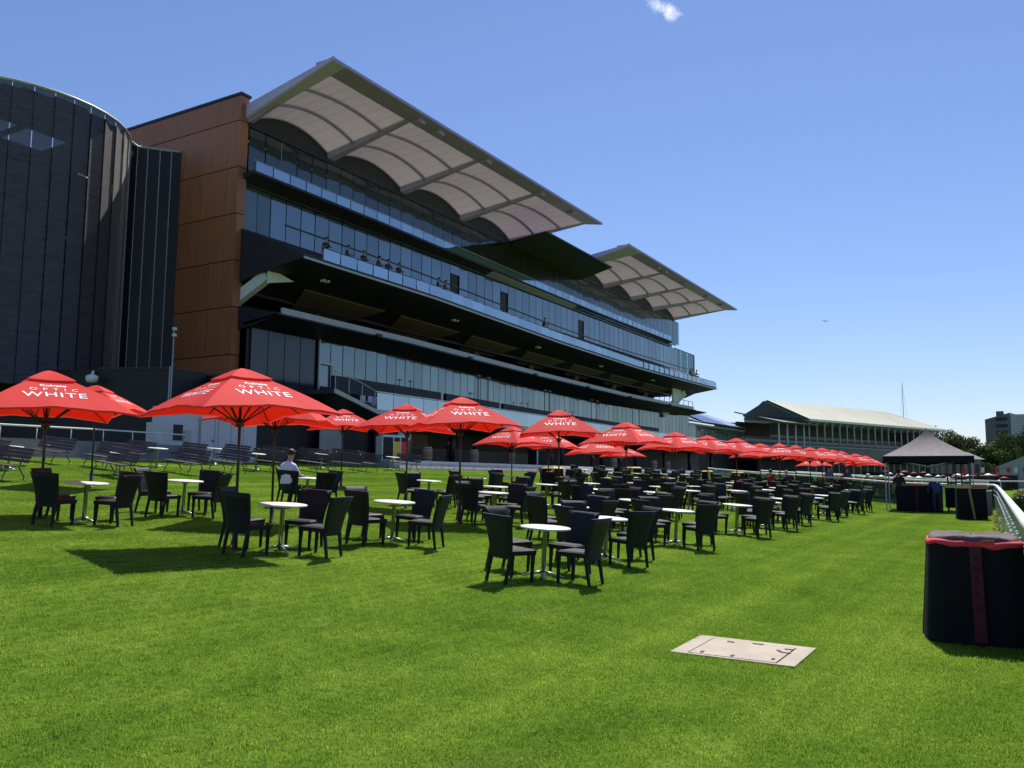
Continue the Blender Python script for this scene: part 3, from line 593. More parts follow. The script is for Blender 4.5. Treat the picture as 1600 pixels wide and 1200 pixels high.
gpart('strut_plate', MB().hexa([(112.6, 41.2, 12.2), (113.0, 41.2, 12.0), (113.0, 41.4, 12.0), (112.6, 41.4, 12.2)], [(112.6, 41.2, 14.4), (118, 41.2, 14.3), (118, 41.4, 14.3), (112.6, 41.4, 14.4)]), M['palesteel'])

# lower annex beyond the stand
an = thing('glass_annex', 'low glass annex with sloping dark roof glazing past the grandstand', 'building', (135, 42, 2.2))
wpart('wall', MB().hexa([(124.5, 43.6, 2), (147.5, 41.2, 2), (147.5, 56, 2), (124.5, 56, 2)], [(124.5, 43.6, 10.2), (147.5, 41.2, 10.0), (147.5, 56, 10.0), (124.5, 56, 10.2)]), M['black'], an)
gw = wpart('glass_front', MB().bar((124.4, 43.5, 10.15), (147.4, 41.1, 10.0), .2, .25), M['grey'], an)
for i in range(15):
    f = (i+.5)/15; ubox('pane', 'lowglass', (124.4+23*f, 43.45-2.4*f, 8.0), (1.5, .03, 4.0), gw, math.atan2(-2.4, 23))
wpart('roof_slope', MB().hexa([(123.5, 43.0, 10.4), (148, 40.6, 10.2), (150, 50, 13.6), (118, 50, 14.2)], [(123.5, 43.0, 10.6), (148, 40.6, 10.4), (150, 50, 13.8), (118, 50, 14.4)]), M['navy'], an)
for (a, b_, mm) in ((.02, .10, 'pvlight'), (.24, .62, 'pv'), (.63, .95, 'pvlight')):
    p0 = Vector((123.5, 43.0, 10.66)).lerp(Vector((148, 40.6, 10.46)), a); p1 = Vector((123.5, 43.0, 10.66)).lerp(Vector((148, 40.6, 10.46)), b_)
    q0 = Vector((118, 50, 14.46)).lerp(Vector((150, 50, 13.86)), a); q1 = Vector((118, 50, 14.46)).lerp(Vector((150, 50, 13.86)), b_)
    wpart('roof_glazing', MB().hexa([p0, p1, q1, q0], [p0+Vector((0, 0, .05)), p1+Vector((0, 0, .05)), q1+Vector((0, 0, .05)), q0+Vector((0, 0, .05))]), M[mm], an)
mb = MB(); 
for i in range(12): x = 120+i*2.3; mb.tube([(x, 49.6, 14.0), (x, 49.6, 15.3)], .05, 5)
mb.tube([(120, 49.6, 15.3), (145.3, 49.6, 15.2)], .05, 5); wpart('roof_railing', mb, M['mullion'], an)

# ------------------------------------------------------------------ screened drum and black service block
dr = thing('screened_drum', 'tall curved drum of dark perforated screens left of the terracotta wall', 'building', (27.8, 53, 2.2))
DC = Vector((27.8, 53.0)); DR = 6.95; ZT = 23.2
n = 18; angs = [R(-180)+i*R(9) for i in range(n)]     # facets over the front, ends at about -9 deg
def dpt(a, r=DR): return (DC.x+r*math.cos(a), DC.y+r*math.sin(a))
for a0, a1 in zip(angs, angs[1:]):
    if a0 > R(-36): break
    # each facet is a folded sheet, its right-hand edge stands a little proud
    p0 = dpt(a0, DR+.03); p1 = dpt(a1-R(.3), DR-.05); p2 = dpt(a1-R(.3), DR-.11); p3 = dpt(a0, DR-.03)
    wpart('screen_panel', MB().hexa([(*p0, 6.5), (*p1, 6.5), (*p2, 6.5), (*p3, 6.5)], [(*p0, ZT), (*p1, ZT), (*p2, ZT), (*p3, ZT)]), M['screen'], dr)
ang_e = R(-36)
cw_ = [dpt(ang_e), (34.2, 49.3), (34.7, 48.9), (35.3, 48.45), (35.85, 48.0), (36.25, 47.5)]
for p, p2 in zip(cw_, cw_[1:]):
    d = (Vector(p2)-Vector(p)).normalized()*.025; a = Vector(p)+d; b_ = Vector(p2)-d; nn = Vector((d.y, -d.x)).normalized()*-.06
    wpart('screen_panel', MB().hexa([(*a, 6.5), (*b_, 6.5), (*(b_+nn), 6.5), (*(a+nn), 6.5)], [(*a, ZT-.02), (*b_, ZT-.02), (*(b_+nn), ZT-.02), (*(a+nn), ZT-.02)]), M['black'], dr)
    wpart('batten', MB().bar((*p, 6.5), (*p, ZT), .05, .05), M['grey'], dr)
wpart('rim', MB().tube([(*dpt(a, DR), ZT+.06) for a in angs if a <= R(-36)]+[(*p, ZT+.06) for p in cw_[1:]], .09, 6), M['grey'], dr)
# inside of the drum: back shell with an open slot under the roof, floors
for (z0, z1) in ((6.5, 19.6), (21.2, 23.0)):
    mb = MB(); aa = [R(-10)+i*R(10) for i in range(21)]
    mb.loft(list(range(21)), lambda i: [(*dpt(aa[i], DR-.3), z0), (*dpt(aa[i], DR-.6), z0), (*dpt(aa[i], DR-.6), z1), (*dpt(aa[i], DR-.3), z1)]); wpart('inner_shell', mb, M['navy'], dr)
for a in (20, 48, 75, 100, 118, 150): wpart('shell_post', MB().tube([(*dpt(R(a), DR-.45), 19.5), (*dpt(R(a), DR-.45), 21.3)], .2, 8), M['navy'], dr)
for z in (7, 11, 15, 19): wpart('floor', MB().lathe([(DR-.8, 0), (DR-.8, .3)], 28, (DC.x, DC.y, z)), M['navy'], dr)
mb = MB(); gx_ = -6.6           # flat lid with a long roof opening
while gx_ < 6.6:
    gy_ = -6.6
    while gy_ < 6.6:
        cx_, cy_ = DC.x+gx_+.2, DC.y+gy_+.2
        if math.hypot(gx_+.2, gy_+.2) < 6.5 and not (24.0 < cx_ < 31.2 and 51.9 < cy_ < 55.2 and not 28.1 < cx_ < 28.5 and not 25.9 < cx_ < 26.3): mb.box(cx_-.2, cx_+.2, cy_-.2, cy_+.2, 22.95, 23.1)
        gy_ += .4
    gx_ += .4
wpart('roof_lid', mb, M['navy'], dr)
sb = thing('service_block', 'low black service block at the foot of the drum', 'building', (30.4, 40, 2.2))
pl = [(24.5, 60), (26.6, 50), (28.6, 43.6), (30.5, 40.05), (36.2, 40.05), (36.2, 60)]
wpart('wall', MB().hexa([(26.6, 50, 2), (28.6, 43.6, 2), (36.2, 46, 2), (36.2, 60, 2)], [(26.6, 50, 7.45), (28.6, 43.6, 7.45), (36.2, 46, 7.45), (36.2, 60, 7.45)]).hexa([(28.6, 43.6, 2), (30.5, 40.05, 2), (36.2, 40.05, 2), (36.2, 45.95, 2)], [(28.6, 43.6, 7.45), (30.5, 40.05, 7.45), (36.2, 40.05, 7.45), (36.2, 45.95, 7.45)])
    .hexa([(16, 60, 2), (26.5, 50.02, 2), (26.5, 56, 2), (18, 66, 2)], [(16, 60, 7.4), (26.5, 50.02, 7.4), (26.5, 56, 7.4), (18, 66, 7.4)]), M['black'], sb)
wpart('flashing', MB().bar((30.45, 40.0, 7.5), (36.2, 40.0, 7.5), .06, .08).bar((28.55, 43.55, 7.5), (30.45, 40.0, 7.5), .06, .08), M['navy'], sb)
wpart('downpipe', MB().tube([(30.42, 39.93, 2.3), (30.42, 39.93, 7.6)], .05, 6), M['grey'], sb)
cc = thing('security_camera', 'white dome security camera bracketed on the black block', 'camera', (28.0, 43.2, 6.9))
MB().lathe([(.05, -.30), (.26, -.24), (.32, -.08), (.32, .05), (.2, .14), (.06, .18)], 14).build('housing', M['white'], cc)
MB().tube([(0, 0, .15), (.12, .1, .34), (.42, .62, .36)], .06, 8).build('bracket', M['white'], cc)
lp = thing('mast_camera', 'slim grey mast with small cameras in front of the drum', 'mast', (30.3, 39.6, 2.2))
MB().tube([(0, 0, 0), (0, 0, 7.5)], .035, 6).build('pole', M['grey'], lp)
for z in (7.0, 7.35): MB().box(-.07, .14, -.06, .06, z, z+.16).build('camera_head', M['offwhite'], lp)

bo = thing('white_booth', 'white portable booth with door against the black wall', 'booth', (29.3, 34.6, 2.3))
MB().box(-2.0, 2.6, .05, 2.4, 0, 2.75).build('body', M['offwhite'], bo)
MB().box(-2.6, -2.0, .05, 2.0, 0, 1.9).build('side_locker', M['offwhite'], bo)
MB().box(-2.55, -2.05, 0, .045, 1.0, 1.75).build('window', M['black'], bo)
MB().box(-1.95, -1.55, 0, .045, .1, 1.5).build('vent_grille', M['grey'], bo)
d = MB().box(-1.0, -.2, -.02, .045, .05, 2.15).build('door', M['offwhite'], bo); MB().box(-.32, -.24, -.05, -.02, 1.0, 1.12).build('handle', M['mullion'], d)
for x in (-1.05, -.17): MB().box(x-.02, x+.02, -.03, .044, .05, 2.2).build('door_frame', M['grey'], bo)
for i in range(3): MB().box(.1+i*.8, .12+i*.8, .03, .046, .05, 2.7).build('panel_seam', M['grey'], bo)

# ------------------------------------------------------------------ old grandstand in the distance
og = thing('old_grandstand', 'old grandstand with long cream hipped roof and pale columns', 'grandstand', (151, 31, 2))
E0 = Vector((150.6, 31.0, 0)); D = Vector((43.5, -17.6, 0)).normalized(); Nn = Vector((.375, .927, 0)).normalized(); LEN = 46.9
def op(s, t_, z): p = E0+D*s+Nn*t_; return (p.x, p.y, z)
wpart('roof', MB().faces([op(0, 0, 12.1), op(LEN, 0, 12.1), op(LEN-7, 9, 15.9), op(1.0, 9, 15.9), op(0, 13.5, 13.4), op(LEN, 13.5, 13.2), op(0, 0, 11.7), op(LEN, 0, 11.7), op(0, 13.5, 11.7), op(LEN, 13.5, 11.7)],
    [(0, 1, 2, 3), (3, 2, 5, 4), (1, 5, 2), (0, 3, 4), (0, 6, 7, 1), (6, 8, 9, 7), (4, 5, 9, 8), (0, 4, 8, 6), (1, 7, 9, 5)]), M['cream'], og)
wpart('gable', MB().hexa([op(-.3, -.2, 11.9), op(.9, 9, 15.6), op(.9, 9.1, 15.6), op(-.3, 13.5, 13.2)], [op(-.35, -.2, 12.1), op(.85, 9, 15.95), op(.85, 9.1, 15.95), op(-.35, 13.5, 13.4)]), M['green'], og)
wpart('gable_face', MB().hexa([op(-.25, .3, 11.6), op(-.2, .3, 11.6), op(-.2, 13.5, 12.6), op(-.25, 13.5, 12.6)], [op(-.15, 8.8, 15.7), op(-.1, 8.8, 15.7), op(-.1, 9.2, 15.7), op(-.15, 9.2, 15.7)]), M['green'], og)
wpart('eave_gutter', MB().bar(op(0, -.1, 11.85), op(LEN, -.1, 11.85), .25, .3), M['white'], og)
for i in range(24):
    wpart('roof_batten', MB().bar(op(.4+i*1.95, .05, 12.12), op(min(LEN-7, 1.0+i*1.72), 8.95, 15.91), .05, .03), M['cream'], og)
wpart('back_wall', MB().hexa([op(-9, 12, 2), op(LEN, 12, 2), op(LEN, 13, 2), op(-9, 13, 2)], [op(-9, 12, 11.8), op(LEN, 12, 11.8), op(LEN, 13, 11.8), op(-9, 13, 11.8)]), M['oldgrey'], og)
wpart('end_wall', MB().hexa([op(LEN-.4, 3, 2), op(LEN, 3, 2), op(LEN, 13, 2), op(LEN-.4, 13, 2)], [op(LEN-.4, 3, 11.8), op(LEN, 3, 11.8), op(LEN, 13, 11.8), op(LEN-.4, 13, 11.8)]), M['oldgrey'], og)
for k_ in range(7): wpart('seat_row', MB().hexa([op(-9, .8+k_*1.4, 5.4), op(LEN, .8+k_*1.4, 5.4), op(LEN, 2.2+k_*1.4, 5.4), op(-9, 2.2+k_*1.4, 5.4)], [op(-9, .8+k_*1.4, 6.5+k_*.55), op(LEN, .8+k_*1.4, 6.5+k_*.55), op(LEN, 2.2+k_*1.4, 6.5+k_*.55), op(-9, 2.2+k_*1.4, 6.5+k_*.55)]), M['oldgrey' if k_ % 2 else 'grey'], og)
wpart('balcony_front', MB().hexa([op(-9, 0, 5.2), op(LEN+.5, 0, 5.2), op(LEN+.5, .3, 5.2), op(-9, .3, 5.2)], [op(-9, -.2, 7.3), op(LEN+.5, -.2, 7.3), op(LEN+.5, .1, 7.3), op(-9, .1, 7.3)]), M['oldgrey'], og)
wpart('balcony_rail', MB().bar(op(-9, -.3, 7.42), op(LEN+.5, -.3, 7.42), .1, .1), M['grey'], og)
for i in range(21):
    s = .4+i*2.3
    wpart('column', MB().tube([op(s, .4, 7.3), op(s, .4, 11.7)], .13, 8), M['grey'], og)
    wpart('bracket', MB().tube([op(s, .4, 10.9), op(s+.15, .25, 11.3), op(s+.55, .1, 11.65)], .07, 5), M['grey'], og)
    wpart('lower_post', MB().tube([op(s, .8, 2), op(s, .8, 5.2)], .12, 6), M['grey'], og)
wpart('undercroft', MB().hexa([op(-9, 4, 1.5), op(LEN, 4, 1.5), op(LEN, 4.5, 1.5), op(-9, 4.5, 1.5)], [op(-9, 4, 5.3), op(LEN, 4, 5.3), op(LEN, 4.5, 5.3), op(-9, 4.5, 5.3)]), M['black'], og)
wpart('side_roof', MB().hexa([op(-8.5, -.6, 11.0), op(1.5, -.6, 10.9), op(1.5, 9, 12.2), op(-8.5, 9, 13.2)], [op(-8.5, -.6, 11.2), op(1.5, -.6, 11.1), op(1.5, 9, 12.4), op(-8.5, 9, 13.4)]), M['green'], og)
wpart('side_wall', MB().hexa([op(-9, 8, 2), op(0, 8, 2), op(0, 8.4, 2), op(-9, 8.4, 2)], [op(-9, 8, 11.6), op(0, 8, 11.6), op(0, 8.4, 11.6), op(-9, 8.4, 11.6)]), M['black'], og)
for s in (-8.3, -6, -3.7, -1.4): wpart('column', MB().tube([op(s, .2, 5.3), op(s, .2, 11.0)], .13, 8), M['offwhite'], og)
mst = thing('flag_mast', 'tall thin mast standing on the old grandstand roof', 'mast', (198, 21.5, 14.6))
MB().tube([(0, 0, -1.5), (0, 0, 8.2)], .09, 6, r2=.05).build('pole', M['grey'], mst); MB().box(-.12, .12, -.12, .12, 0, .5).build('foot', M['grey'], mst)
for dx, dy in ((6, 2), (-6, -2)): MB().tube([(0, 0, 8), (dx*.5, dy*.5, -.3)], .02, 4).build('stay', M['grey'], mst)
# smaller pavilion at the far end of the old stand
pv = thing('pavilion', 'small dark pavilion with low grey roof behind the black gazebo', 'building', (205, 12, 0))
wpart('wall', MB().hexa([(203, 13.5, 0), (209, 8.0, 0), (216, 12, 0), (210, 18, 0)], [(203, 13.5, 6.4), (209, 8.0, 6.4), (216, 12, 6.4), (210, 18, 6.4)]), M['oldgrey'], pv)
wpart('roof', MB().hexa([(201.5, 14.2, 6.4), (209, 7.2, 6.4), (217, 12, 6.4), (210, 19, 6.4)], [(206, 14, 8.4), (210, 10.5, 8.0), (213, 12.4, 8.0), (210, 16, 8.4)]), M['greywall'], pv)
for i in range(4): f = (i+.5)/4; wpart('window', MB().bar((203-.05+6*f-.35, 13.5-5.5*f+.3, 4.4), (203-.05+6*f+.35, 13.5-5.5*f-.34, 4.4), .1, 1.9), M['black'], pv)
# far office tower
ft = thing('office_tower', 'far grey office block rising behind the trees', 'building', (335, 5, 0))
wpart('wall', MB().hexa([(330, 10.8, 0), (326, 3.4, 0), (345, 0, 0), (350, 9, 0)], [(330, 10.8, 22.6), (326, 3.4, 24.4), (345, 0, 24.4), (350, 9, 22.6)]), M['farblue'], ft)
wpart('wing', MB().hexa([(326, 3.3, 0), (329, -1.1, 0), (350, -4, 0), (345, -.1, 0)], [(326, 3.3, 23.8), (329, -1.1, 24.0), (350, -4, 24), (345, -.1, 23.8)]), M['fargrey'], ft)
wpart('wing', MB().box(328.5, 350, -22, -1.2, 0, 23.2), M['fargrey'], ft)
wpart('plant_room', MB().box(329, 336, 5.2, 7.4, 22.5, 25.2), M['farblue'], ft)
for k_ in range(7): wpart('window_band', MB().bar((328.1, 7.6, 9.2+k_*2.2), (326.4, 4.4, 9.2+k_*2.2), .15, 1.0), M['black'], ft)
for k_ in range(6): wpart('window_band', MB().box(328.3, 328.49, -21, -2.0, 7.2+k_*2.6, 8.9+k_*2.6), M['black'], ft)
# marquee
mq = thing('marquee', 'pale grey marquee with peaked roof at the right edge', 'marquee', (180, -4, 0))
wpart('roof', MB().faces([(176, 4.6, 4.2), (176, -9, 4.2), (192, -9, 4.2), (192, 4.6, 4.2), (176, -2.4, 7.2), (192, -2.4, 7.2)], [(0, 1, 4), (3, 5, 2), (0, 4, 5, 3), (1, 2, 5, 4), (0, 3, 2, 1)]), M['tent'], mq)
wpart('wall', MB().box(176.2, 191.8, -8.8, 4.4, 0, 4.2), M['tent'], mq)
wpart('ridge_cap', MB().bar((175.9, -2.4, 7.25), (192, -2.4, 7.25), 1.6, .12), M['white'], mq)

# ------------------------------------------------------------------ trees
def crown_mesh(seed, n_cl, leaves, mats, rx=1., rz_=1.):
    r = random.Random(seed); mb = MB()
    cl = []
    for i in range(n_cl):
        while True:
            p = Vector((r.uniform(-1, 1), r.uniform(-1, 1), r.uniform(-1, 1)))
            if .35 < p.length < 1: break
        cl.append((Vector((p.x*rx, p.y*rx, p.z*rz_)), r.uniform(.14, .30), 0 if r.random() < .62 else 1))
    for c, s, mi in cl:
        mb.cur = mi
        for j in range(leaves):
            d = Vector((r.gauss(0, 1), r.gauss(0, 1), r.gauss(0, .8))).normalized()*s*r.uniform(.55, 1.08)
            p = c+d; a = Vector((r.gauss(0, 1), r.gauss(0, 1), r.gauss(0, 1))).normalized(); b_ = a.cross(d.normalized()+Vector((.1, .2, .3))).normalized(); sz = r.uniform(.025, .055)
            mb.poly([p-a*sz, p+b_*sz*.7, p+a*sz, p-b_*sz*.7])
    me = mb.mesh('crown', mats); return me
CROWN = [crown_mesh(11+i, 60, 150, [M['leaf'], M['leaf2']] if i != 1 else [M['leaf2'], M['leaf']]) for i in range(3)]
def trunk_mesh(seed):
    r = random.Random(seed); mb = MB(); mb.tube([(0, 0, 0), (.02, .01, .3), (0, .03, .6)], .05, 8, r2=.03)
    for i in range(5):
        a = i*1.3+r.random(); mb.tube([(0, .01, .35+.05*i), (.16*math.cos(a), .16*math.sin(a), .55+.05*i), (.3*math.cos(a), .3*math.sin(a), .68+.05*i)], .022, 6, r2=.008)
    return mb.mesh('trunk', M['bark'])
TRUNK = [trunk_mesh(i) for i in range(2)]
def tree(x, y, h, wd, k, label):
    h *= .88
    t_ = thing('tree', label, 'tree', (x, y, gz(min(x, 60), y)-.2), rnd.uniform(0, 6), 'trees beyond the old stand')
    link('trunk', TRUNK[k % 2], t_, (0, 0, 0), 0, (h, h, h)); link('crown', CROWN[k % 3], t_, (0, 0, h*.6), rnd.uniform(0, 6), (wd, wd, h*.42))
TR = [(214, 24, 15, 7, 0, 'dark leafy tree just right of the old grandstand roof end'), (226, 20.5, 15, 6.5, 1, 'leafy tree between the old roof end and the gazebo peak, olive green'), (238, 17.5, 14.6, 6.5, 2, 'broad dark tree behind the gazebo roof right slope'),
      (232, 14.2, 13.6, 5.5, 0, 'round tree left of the far office block, above the pavilion'), (250, 11.5, 13.4, 6, 1, 'pale green tree below the left side of the far office block'), (244, 8.2, 11.8, 5, 2, 'dark tree in front of the office block, darkest of the row'),
      (236, 5.4, 12.2, 5.2, 0, 'tree below the grey wing of the office block'), (228, 1.5, 14.0, 5.5, 1, 'yellowish green tree at the right edge beside the marquee peak'), (230, -4.5, 14.6, 6, 2, 'tree at the far right edge above the marquee'),
      (246, 29, 16, 8, 2, 'tall tree rising behind the old grandstand, left of the row'), (212, 7.5, 6, 2.4, 1, 'small pale tree beside the pavilion wall')]
for a in TR: tree(*a)
# tall trees across the track, past the right edge; they show as reflections in the lower glass
for x, y, h, wd, k_, l in ((275, -12.5, 25, 5, 0, 'tall tree mirrored in the lower glass, left one'), (282, -8, 23, 5, 2, 'tall tree mirrored in the lower glass, middle one'), (290, -4.5, 21, 5, 1, 'tall tree mirrored in the lower glass, right one')):
    tree(x, y, h, wd, k_, l)

# ------------------------------------------------------------------ umbrellas
S_U = 2.30
def text_mesh(body, size, space=1.0, bold=0):
    cu = bpy.data.curves.new('t', 'FONT'); cu.body = body; cu.size = size; cu.align_x = 'CENTER'; cu.space_character = space; cu.offset = bold; cu.resolution_u = 2
    ob = bpy.data.objects.new('t', cu); me = bpy.data.meshes.new_from_object(ob); bpy.data.objects.remove(ob); return me
def make_umbrella_meshes():
    drop, S = .70, S_U
    def surf(s, t_, k_, off=0.0):
        hw = t_*S/2; sag = 1-.05*(1-s*s)*t_
        x = hw*sag; y = s*hw; z = -drop*(.70*t_+.30*t_*t_)*(1-math.exp(-((t_+.02)/.09)))+.085*t_*t_*(1-s*s)-.03*math.sin(math.pi*t_)*(1-s*s)+off+.010*t_**3*math.sin(7.3*s+1.7*k_)*(1-s**4)+.005*t_**4*math.sin(17*s+2.9*k_)*(1-s**4)
        a = k_*math.pi/2; return (x*math.cos(a)-y*math.sin(a), x*math.sin(a)+y*math.cos(a), z)
    mb = MB(); ns, nt_ = 18, 9
    for k_ in range(4):
        for off in (0, -.008):
            g_ = [surf(-1+2*i/ns, j/nt_, k_, off) for j in range(nt_+1) for i in range(ns+1)]
            mb.faces(g_, [(j*(ns+1)+i, j*(ns+1)+i+1, (j+1)*(ns+1)+i+1, (j+1)*(ns+1)+i) for j in range(nt_) for i in range(ns)], True)
        e0 = [surf(-1+2*i/ns, 1, k_, 0) for i in range(ns+1)]; e1 = [(p[0], p[1], p[2]-.03) for p in e0]
        mb.faces(e0+e1, [(i, i+1, ns+2+i, ns+1+i) for i in range(ns)], True)
    can = mb.mesh('canopy', M['redcloth'])
    mb = MB()
    for k_ in range(4):
        g_ = [surf(-1+2*i/4, j/4*.30, k_, .05-.012*(j/4)) for j in range(5) for i in range(5)]
        mb.faces(g_, [(j*5+i, j*5+i+1, (j+1)*5+i+1, (j+1)*5+i) for j in range(4) for i in range(4)], True)
        e0 = [surf(-1+2*i/4, .30, k_, .038) for i in range(5)]; e1 = [surf(-1+2*i/4, .30, k_, .012) for i in range(5)]
        mb.faces(e0+e1, [(i, i+1, 6+i, 5+i) for i in range(4)], True)
    cap = mb.mesh('vent_cap', M['redcloth'])
    # lettering wrapped on the cloth: small line, spaced line, big line
    parts = [text_mesh('Colgate', .115, 1.05, .004), text_mesh('OPTIC', .145, 1.95), text_mesh('WHITE', .27, 1.12, .002)]
    base = [.43, .545, .725]
    lets = []
    for k_ in range(4):
        mb = MB()
        for me, tb in zip(parts, base):
            vs2 = []
            for v in me.vertices:
                d = tb*S/2-v.co.y*.78; t_ = d/(S/2); s = -(-v.co.x)/(t_*S/2)
                vs2.append(surf(s, t_, k_, .006))
            mb.faces(vs2, [tuple(p.vertices) for p in me.polygons])
        lets.append(mb.mesh('lettering', M['whiteprint']))
    def under(k8, f):
        a = k8*math.pi/4; t_ = f; r = S/2*t_*(1.414 if k8 % 2 else .95); s = 1 if k8 % 2 else 0
        z = -drop*(.70*t_+.30*t_*t_)+.085*t_*t_*(1-s)-.03*math.sin(math.pi*t_)*(1-s)-.03
        return (r*math.cos(a), r*math.sin(a), z)
    ribs = [MB().tube([under(k8, f) for f in (.04, .3, .6, .97)], .010, 5).mesh('rib', M['pole']) for k8 in range(8)]
    struts = [MB().tube([(.05*math.cos(k8*math.pi/4), .05*math.sin(k8*math.pi/4), -.82), under(k8, .52)], .012, 5).mesh('strut', M['pole']) for k8 in range(8)]
    hub = MB().lathe([(.03, -.90), (.065, -.88), (.07, -.80), (.03, -.77)], 10).mesh('hub', M['pole'])
    return can, cap, lets, ribs, struts, hub
UM = make_umbrella_meshes()
basem = MB().lathe([(.10, 0), (.10, .015), (.045, .03), (.042, .45), (.028, .47)], 12).mesh('base', M['pole'])
def umbrella(x, y, h, theta, label, sc=1.0):
    z0 = gz(x, y); u = thing('market_umbrella', label, 'umbrella', (x, y, z0), 0, 'red umbrellas over the lawn tables')
    view = math.atan2(-y, -x)                       # towards the viewer
    rz = view+R(theta)-math.pi/4
    tilt = rnd.uniform(-.015, .015)
    c = link('canopy', UM[0], u, (0, 0, h), rz); c.rotation_euler = (tilt, rnd.uniform(-.015, .015), rz)
    c.scale = (sc, sc, sc); link('vent_cap', UM[1], c)
    for l in UM[2]: link('lettering', l, c)
    for r_, s in zip(UM[3], UM[4]): link('rib', r_, u, (0, 0, h), rz, (sc, sc, sc)); link('strut', s, u, (0, 0, h), rz, (sc, sc, sc))
    link('hub', UM[5], u, (0, 0, h), rz, (sc, sc, sc)); link('base', basem, u, (0, 0, 0))
    MB().tube([(0, 0, .02), (0, 0, h-.03)], .024, 8).build('pole', M['pole'], u)
    return u
UL = [(9.45, 15.94, 2.74, -37, 'red umbrella cut off by the left edge of the photo, largest at left', 1.17), (14.55, 22.20, 2.80, 20, 'small red umbrella peeking out behind the leftmost umbrella'),
 (9.47, 10.67, 2.80, -18, 'large red umbrella left of centre, nearest of all, showing two printed sides'), (12.84, 13.41, 2.75, 30, 'red umbrella hidden behind the large nearest umbrella'),
 (24.19, 21.75, 2.84, -35, 'small red umbrella to the right of the nearest umbrella, above the slatted benches'), (19.06, 14.75, 2.86, 30, 'red umbrella partly behind the umbrella left of it and the barrel one to its right'),
 (16.91, 11.50, 2.93, -28, 'second nearest red umbrella, in front of the stone steps'), (30.05, 17.90, 2.67, 8, 'low red umbrella behind the second nearest umbrella, beside its right tip'),
 (22.12, 11.59, 2.97, -42, 'third umbrella of the front row, facing straight on'), (32.59, 17.58, 2.62, 25, 'red umbrella tucked behind the third umbrella of the front row'),
 (26.40, 11.32, 2.85, 14, 'fourth umbrella of the front row, with two printed sides'), (35.53, 16.62, 2.50, -20, 'red umbrella behind the fourth umbrella of the front row'),
 (53.73, 23.33, 2.39, 0, 'far small red umbrella seen below the fourth front umbrella'), (34.44, 12.54, 2.85, 4, 'fifth umbrella of the front row'), (39.04, 12.66, 2.90, 14, 'sixth umbrella of the front row'),
 (41.73, 12.09, 2.90, 12, 'seventh umbrella of the front row'), (46.38, 12.16, 2.80, 0, 'eighth umbrella of the front row'), (44.87, 10.78, 2.80, -36, 'ninth umbrella along the row, printed side towards us'),
 (49.42, 11.00, 2.84, -36, 'tenth umbrella along the row'), (51.92, 10.73, 2.81, 15, 'eleventh umbrella along the row'), (54.38, 10.53, 2.85, -10, 'twelfth umbrella along the row'),
 (57.87, 10.57, 2.83, 20, 'thirteenth umbrella along the row'), (61.34, 10.63, 2.83, -30, 'fourteenth umbrella along the row'), (63.98, 10.16, 2.74, 5, 'last but one red umbrella at the right end of the row'),
 (67.58, 10.03, 2.68, 25, 'rightmost red umbrella at the far end of the row'), (78.18, 15.80, 2.56, 0, 'single far red umbrella standing behind the row near its right end')]
for a in UL: umbrella(*a)

# ------------------------------------------------------------------ chairs and round tables
def chair_meshes():
    out_ = {}
    # origin on the ground under the seat centre, facing +X (back at -X)
    mb = MB(); mb.hexa([(-.22, -.205, .39), (.235, -.235, .39), (.235, .235, .39), (-.22, .205, .39)], [(-.22, -.205, .455), (.24, -.24, .455), (.24, .24, .455), (-.22, .205, .455)])
    mb.hexa([(-.19, -.19, .452), (.222, -.222, .452), (.222, .222, .452), (-.19, .19, .452)], [(-.17, -.17, .470), (.19, -.19, .472), (.19, .19, .472), (-.17, .17, .470)])
    out_['seat'] = mb.mesh('seat', M['wicker'])
    mb = MB(); prof = []
    for i in range(8):
        f = i/7; z = .34+.60*f; x = -.235-.035*f-.105*f*f; hw = .205+.045*f+.030*f*f; prof.append((x, hw, z))
    nseg = 6
    for off in (0, .036):
        g_ = []
        for x, hw, z in prof:
            for j in range(nseg+1):
                y = -hw+2*hw*j/nseg; g_.append((x-off*.0+(off if off else 0)-.014*(1-(y/hw)**2), y, z))
        mb.faces(g_, [(i*(nseg+1)+j, i*(nseg+1)+j+1, (i+1)*(nseg+1)+j+1, (i+1)*(nseg+1)+j) for i in range(7) for j in range(nseg)], True)
    n1 = (nseg+1)*8
    rim = [(7*(nseg+1)+j, 7*(nseg+1)+j+1, n1+7*(nseg+1)+j+1, n1+7*(nseg+1)+j) for j in range(nseg)]
    rim += [(i*(nseg+1), (i+1)*(nseg+1), n1+(i+1)*(nseg+1), n1+i*(nseg+1)) for i in range(7)]+[(i*(nseg+1)+nseg, (i+1)*(nseg+1)+nseg, n1+(i+1)*(nseg+1)+nseg, n1+i*(nseg+1)+nseg) for i in range(7)]
    for f in rim: mb.f.append(f); mb.mi.append(0); mb.smooth.append(False)
    out_['backrest'] = mb.mesh('backrest', M['wicker'])
    legs = []
    for sx, sy in ((1, 1), (1, -1)):
        x, y = .205, .205*sy; legs.append(MB().hexa([(x-.016, y-.016, 0), (x+.016, y-.016, 0), (x+.016, y+.016, 0), (x-.016, y+.016, 0)], [(x-.024, y-.022, .40), (x+.024, y-.022, .40), (x+.024, y+.022, .40), (x-.024, y+.022, .40)]).mesh('leg', M['wicker']))
    for sy in (1, -1):
        y = .19*sy; legs.append(MB().hexa([(-.31, y-.016, 0), (-.275, y-.016, 0), (-.275, y+.016, 0), (-.31, y+.016, 0)], [(-.235, y-.022, .42), (-.19, y-.022, .42), (-.19, y+.022, .42), (-.235, y+.022, .42)]).mesh('leg', M['wicker']))
    out_['legs'] = legs; return out_
CM = chair_meshes()
